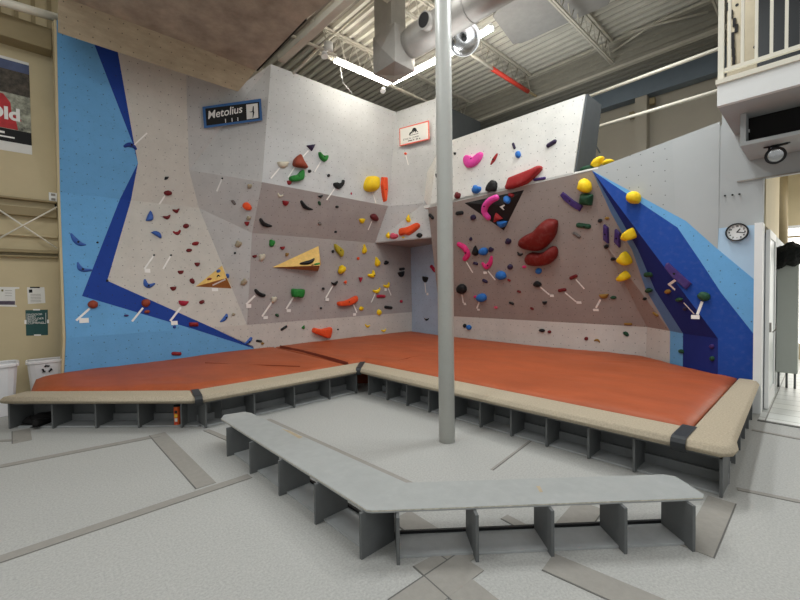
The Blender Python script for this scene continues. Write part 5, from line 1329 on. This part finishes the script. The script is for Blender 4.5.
# ------------------------------------------------------------------ room beyond the doorway
m_tile = mat('pale tile', (206, 208, 204), rough=.35, var=.1, scale=3)
nt = m_tile.node_tree; bk_ = nt.nodes.new('ShaderNodeTexBrick'); bk_.offset = .0; bk_.inputs['Scale'].default_value = 1; bk_.inputs['Brick Width'].default_value = .3; bk_.inputs['Row Height'].default_value = .3; bk_.inputs['Mortar Size'].default_value = .007
bk_.inputs['Color1'].default_value = lin((212, 213, 208)); bk_.inputs['Color2'].default_value = lin((196, 198, 194)); bk_.inputs['Mortar'].default_value = lin((120, 118, 112))
tc_ = nt.nodes.new('ShaderNodeTexCoord'); nt.links.new(tc_.outputs['Object'], bk_.inputs['Vector']); nt.links.new(bk_.outputs['Color'], nt.nodes['Principled BSDF'].inputs['Base Color'])
fx = ZS(765, 421, 0).x
o = struct(box('floor', (fx, -5, -.02), (15, .53, .006), m_tile)); o.name = 'floor_tile'
struct(box('trim_52', (fx-.06, -5, 0), (fx, .53, .008), m_gap))
# side wall of the passage (right face of the climbing wall block), glass door standing along it
py = jr-.005
q1_, q2_ = NS(765, 226, py), NS(777.5, 262, py)
struct(box('wall_passage', (LU+.12, py, 2.35), (9.0, py+.1, 4), m_tan))
dh = 2.3; du0, du1 = LU+.12, LU+1.05
gd = thing('glass_door', 'white framed glass door standing open along the doorway', 'door', (du0, py, 0))
dy0, dy1 = py-.045, py-.005
box('stile', (du0, dy0, .02), (du0+.09, dy1, dh), m_wht, gd); box('stile', (du1-.09, dy0, .02), (du1, dy1, dh), m_wht, gd)
box('top_rail', (du0+.09, dy0, dh-.1), (du1-.09, dy1, dh), m_wht, gd); box('bottom_rail', (du0+.09, dy0, .02), (du1-.09, dy1, .2), m_wht, gd)
box('glass_pane', (du0+.09, dy0+.015, .2), (du1-.09, dy1-.01, dh-.1), m_glass, gd)
box('lock', (du0+.015, dy0-.02, 1.0), (du0+.05, dy0, 1.12), m_galv, gd)
tube('door_handle', [(du0+.04, dy0-.03, 1.0), (du0+.04, dy0-.06, 1.04), (du0+.04, dy0-.06, 1.1)], .008, m_galv, gd, 8)
struct(box('wall_passage', (du1+.02, py-.0, 0), (12, py+.1, 2.35), m_gwall))
# back wall with window
wx = 12.0
wz0, wz1 = US(790, 262, wx).z, US(790, 226, wx).z; wy = US(783.5, 240, wx).y
struct(box('wall_back', (wx, wy, 0), (wx+.1, py+.1, 4.2), m_tan)); struct(box('wall_back', (wx, -5, wz1), (wx+.1, wy, 4.2), m_tan)); struct(box('wall_back', (wx, -5, 0), (wx+.1, wy, .35), m_tan))
struct(box('ceiling_back', (LU+.12, -5, 4.1), (wx, py, 4.2), m_tan)).name = 'ceiling'
w_ = struct(box('window_1', (wx+.02, -5, .35), (wx+.05, wy, wz1), m_day))
fr_ = box('window_frame', (wx-.03, -5, wz1-.06), (wx+.02, wy, wz1), m_wht, w_); box('window_frame', (wx-.03, wy-.06, .35), (wx+.02, wy, wz1-.06), m_wht, w_)
box('window_frame', (wx-.03, -5, US(790, 237, wx).z-.02), (wx+.02, wy-.06, US(790, 237, wx).z+.02), m_tand, w_)
o = tube('drain_pipe', [US(781.5, 250, 10.5), US(781.5, 170, 10.5)], .09, m_tand, None, 14); tag(o, 'tan drain pipe in the room beyond the doorway', 'pipe')
# tall grey cabinet on legs with a black bag on it
cx0 = 8.5
ca_, cb_ = US(775.5, 372, cx0), US(797.5, 372, cx0); ct = US(790, 258, cx0).z
cab = thing('grey_cabinet', 'plain grey cabinet on short legs seen through the doorway', 'cabinet', (cx0, ca_.y, 0))
box('cabinet_body', (cx0, cb_.y, ca_.z), (cx0+.35, ca_.y, ct), mat('cabinet grey', (182, 186, 178), rough=.5, var=.02), cab, .008)
for y in (ca_.y-.03, (ca_.y+cb_.y)/2, cb_.y+.03): tube('leg', [(cx0+.08, y, .006), (cx0+.08, y, ca_.z)], .014, m_dgrey, cab, 8)
sm = bmesh.new(); bmesh.ops.create_icosphere(sm, subdivisions=5, radius=1); bc = US(788, 252, cx0+.1); wd = (ca_-cb_).length
for v in sm.verts:
    k_ = 1+.25*noise.noise(v.co*1.6)+.12*noise.noise(v.co*6)+.06*noise.noise(v.co*15); v.co = V((v.co.x*.2, v.co.y*(wd*.68), v.co.z*.17))*k_
    if v.co.z < -.02 and v.co.y > .02: v.co.z -= .12*min(1, (v.co.y-.02)/.1)
me = bpy.data.meshes.new('fur_bag'); sm.to_mesh(me); sm.free(); me.materials.append(mat('black fleece', (26, 28, 26), rough=1, var=.3, scale=30))
for q in me.polygons: q.use_smooth = True
o = bpy.data.objects.new('fleece_bundle', me); COL.objects.link(o); o.location = (cx0-.02, (ca_.y+cb_.y)/2-.01, ct+.06); tag(o, 'black fluffy bundle draped on top of the grey cabinet', 'bundle')
# stool legs glimpsed beyond
for x in (770,): pass

# ------------------------------------------------------------------ light
W = bpy.data.worlds.new('World'); S.world = W; W.use_nodes = True
W.node_tree.nodes['Background'].inputs['Color'].default_value = (.96, .99, 1, 1); W.node_tree.nodes['Background'].inputs['Strength'].default_value = .46
def area(name, loc, rot_, sx, sy, power, col=(.95, .99, 1)):
    l = bpy.data.lights.new(name, 'AREA'); l.shape = 'RECTANGLE'; l.size = sx; l.size_y = sy; l.energy = power; l.color = col
    o = bpy.data.objects.new(name, l); COL.objects.link(o); o.location = loc; o.rotation_euler = rot_; return o
# ceiling strips of the hall, over and behind the viewer, pointing down
for x, y, pw in ((2.2, .2, 45), (3.0, 3.8, 95), (-1.2, 3.4, 85), (-2.5, -1.5, 50), (1.2, -3, 55), (5.4, 1.8, 170), (1.6, 5.6, 50)):
    area('hall_strip_light', (x, y, 6.3), (0, 0, 0), 2.4, .4, pw)
for x, y, pw in ((2.5, .5, 14), (6.6, 4.2, 34)):  # added upward lights without fixtures, only to brighten the ceiling deck
    area('ceiling_fill_light', (x, y, 5.2), (pi, 0, 0), 4.0, 1.2, pw)
area('doorway_daylight', (10.5, -1.2, 3.6), (0, 0, 0), 2, 1.6, 60, (.95, .98, 1))
# ------------------------------------------------------------------ camera
cam = bpy.data.cameras.new('Camera'); cam.sensor_width = 36; cam.lens = 36*FPX/800; cam.clip_start = .05
co = bpy.data.objects.new('Camera', cam); COL.objects.link(co); co.location = EYEP
from mathutils import Matrix
co.matrix_world = Matrix(((RT.x, UP.x, -FW.x, 0), (RT.y, UP.y, -FW.y, 0), (RT.z, UP.z, -FW.z, EYE), (0, 0, 0, 1)))
S.camera = co
S.view_settings.view_transform = 'Standard'; S.view_settings.look = 'None'; S.view_settings.exposure = .17; S.view_settings.gamma = 1; S.view_settings.use_curve_mapping = False
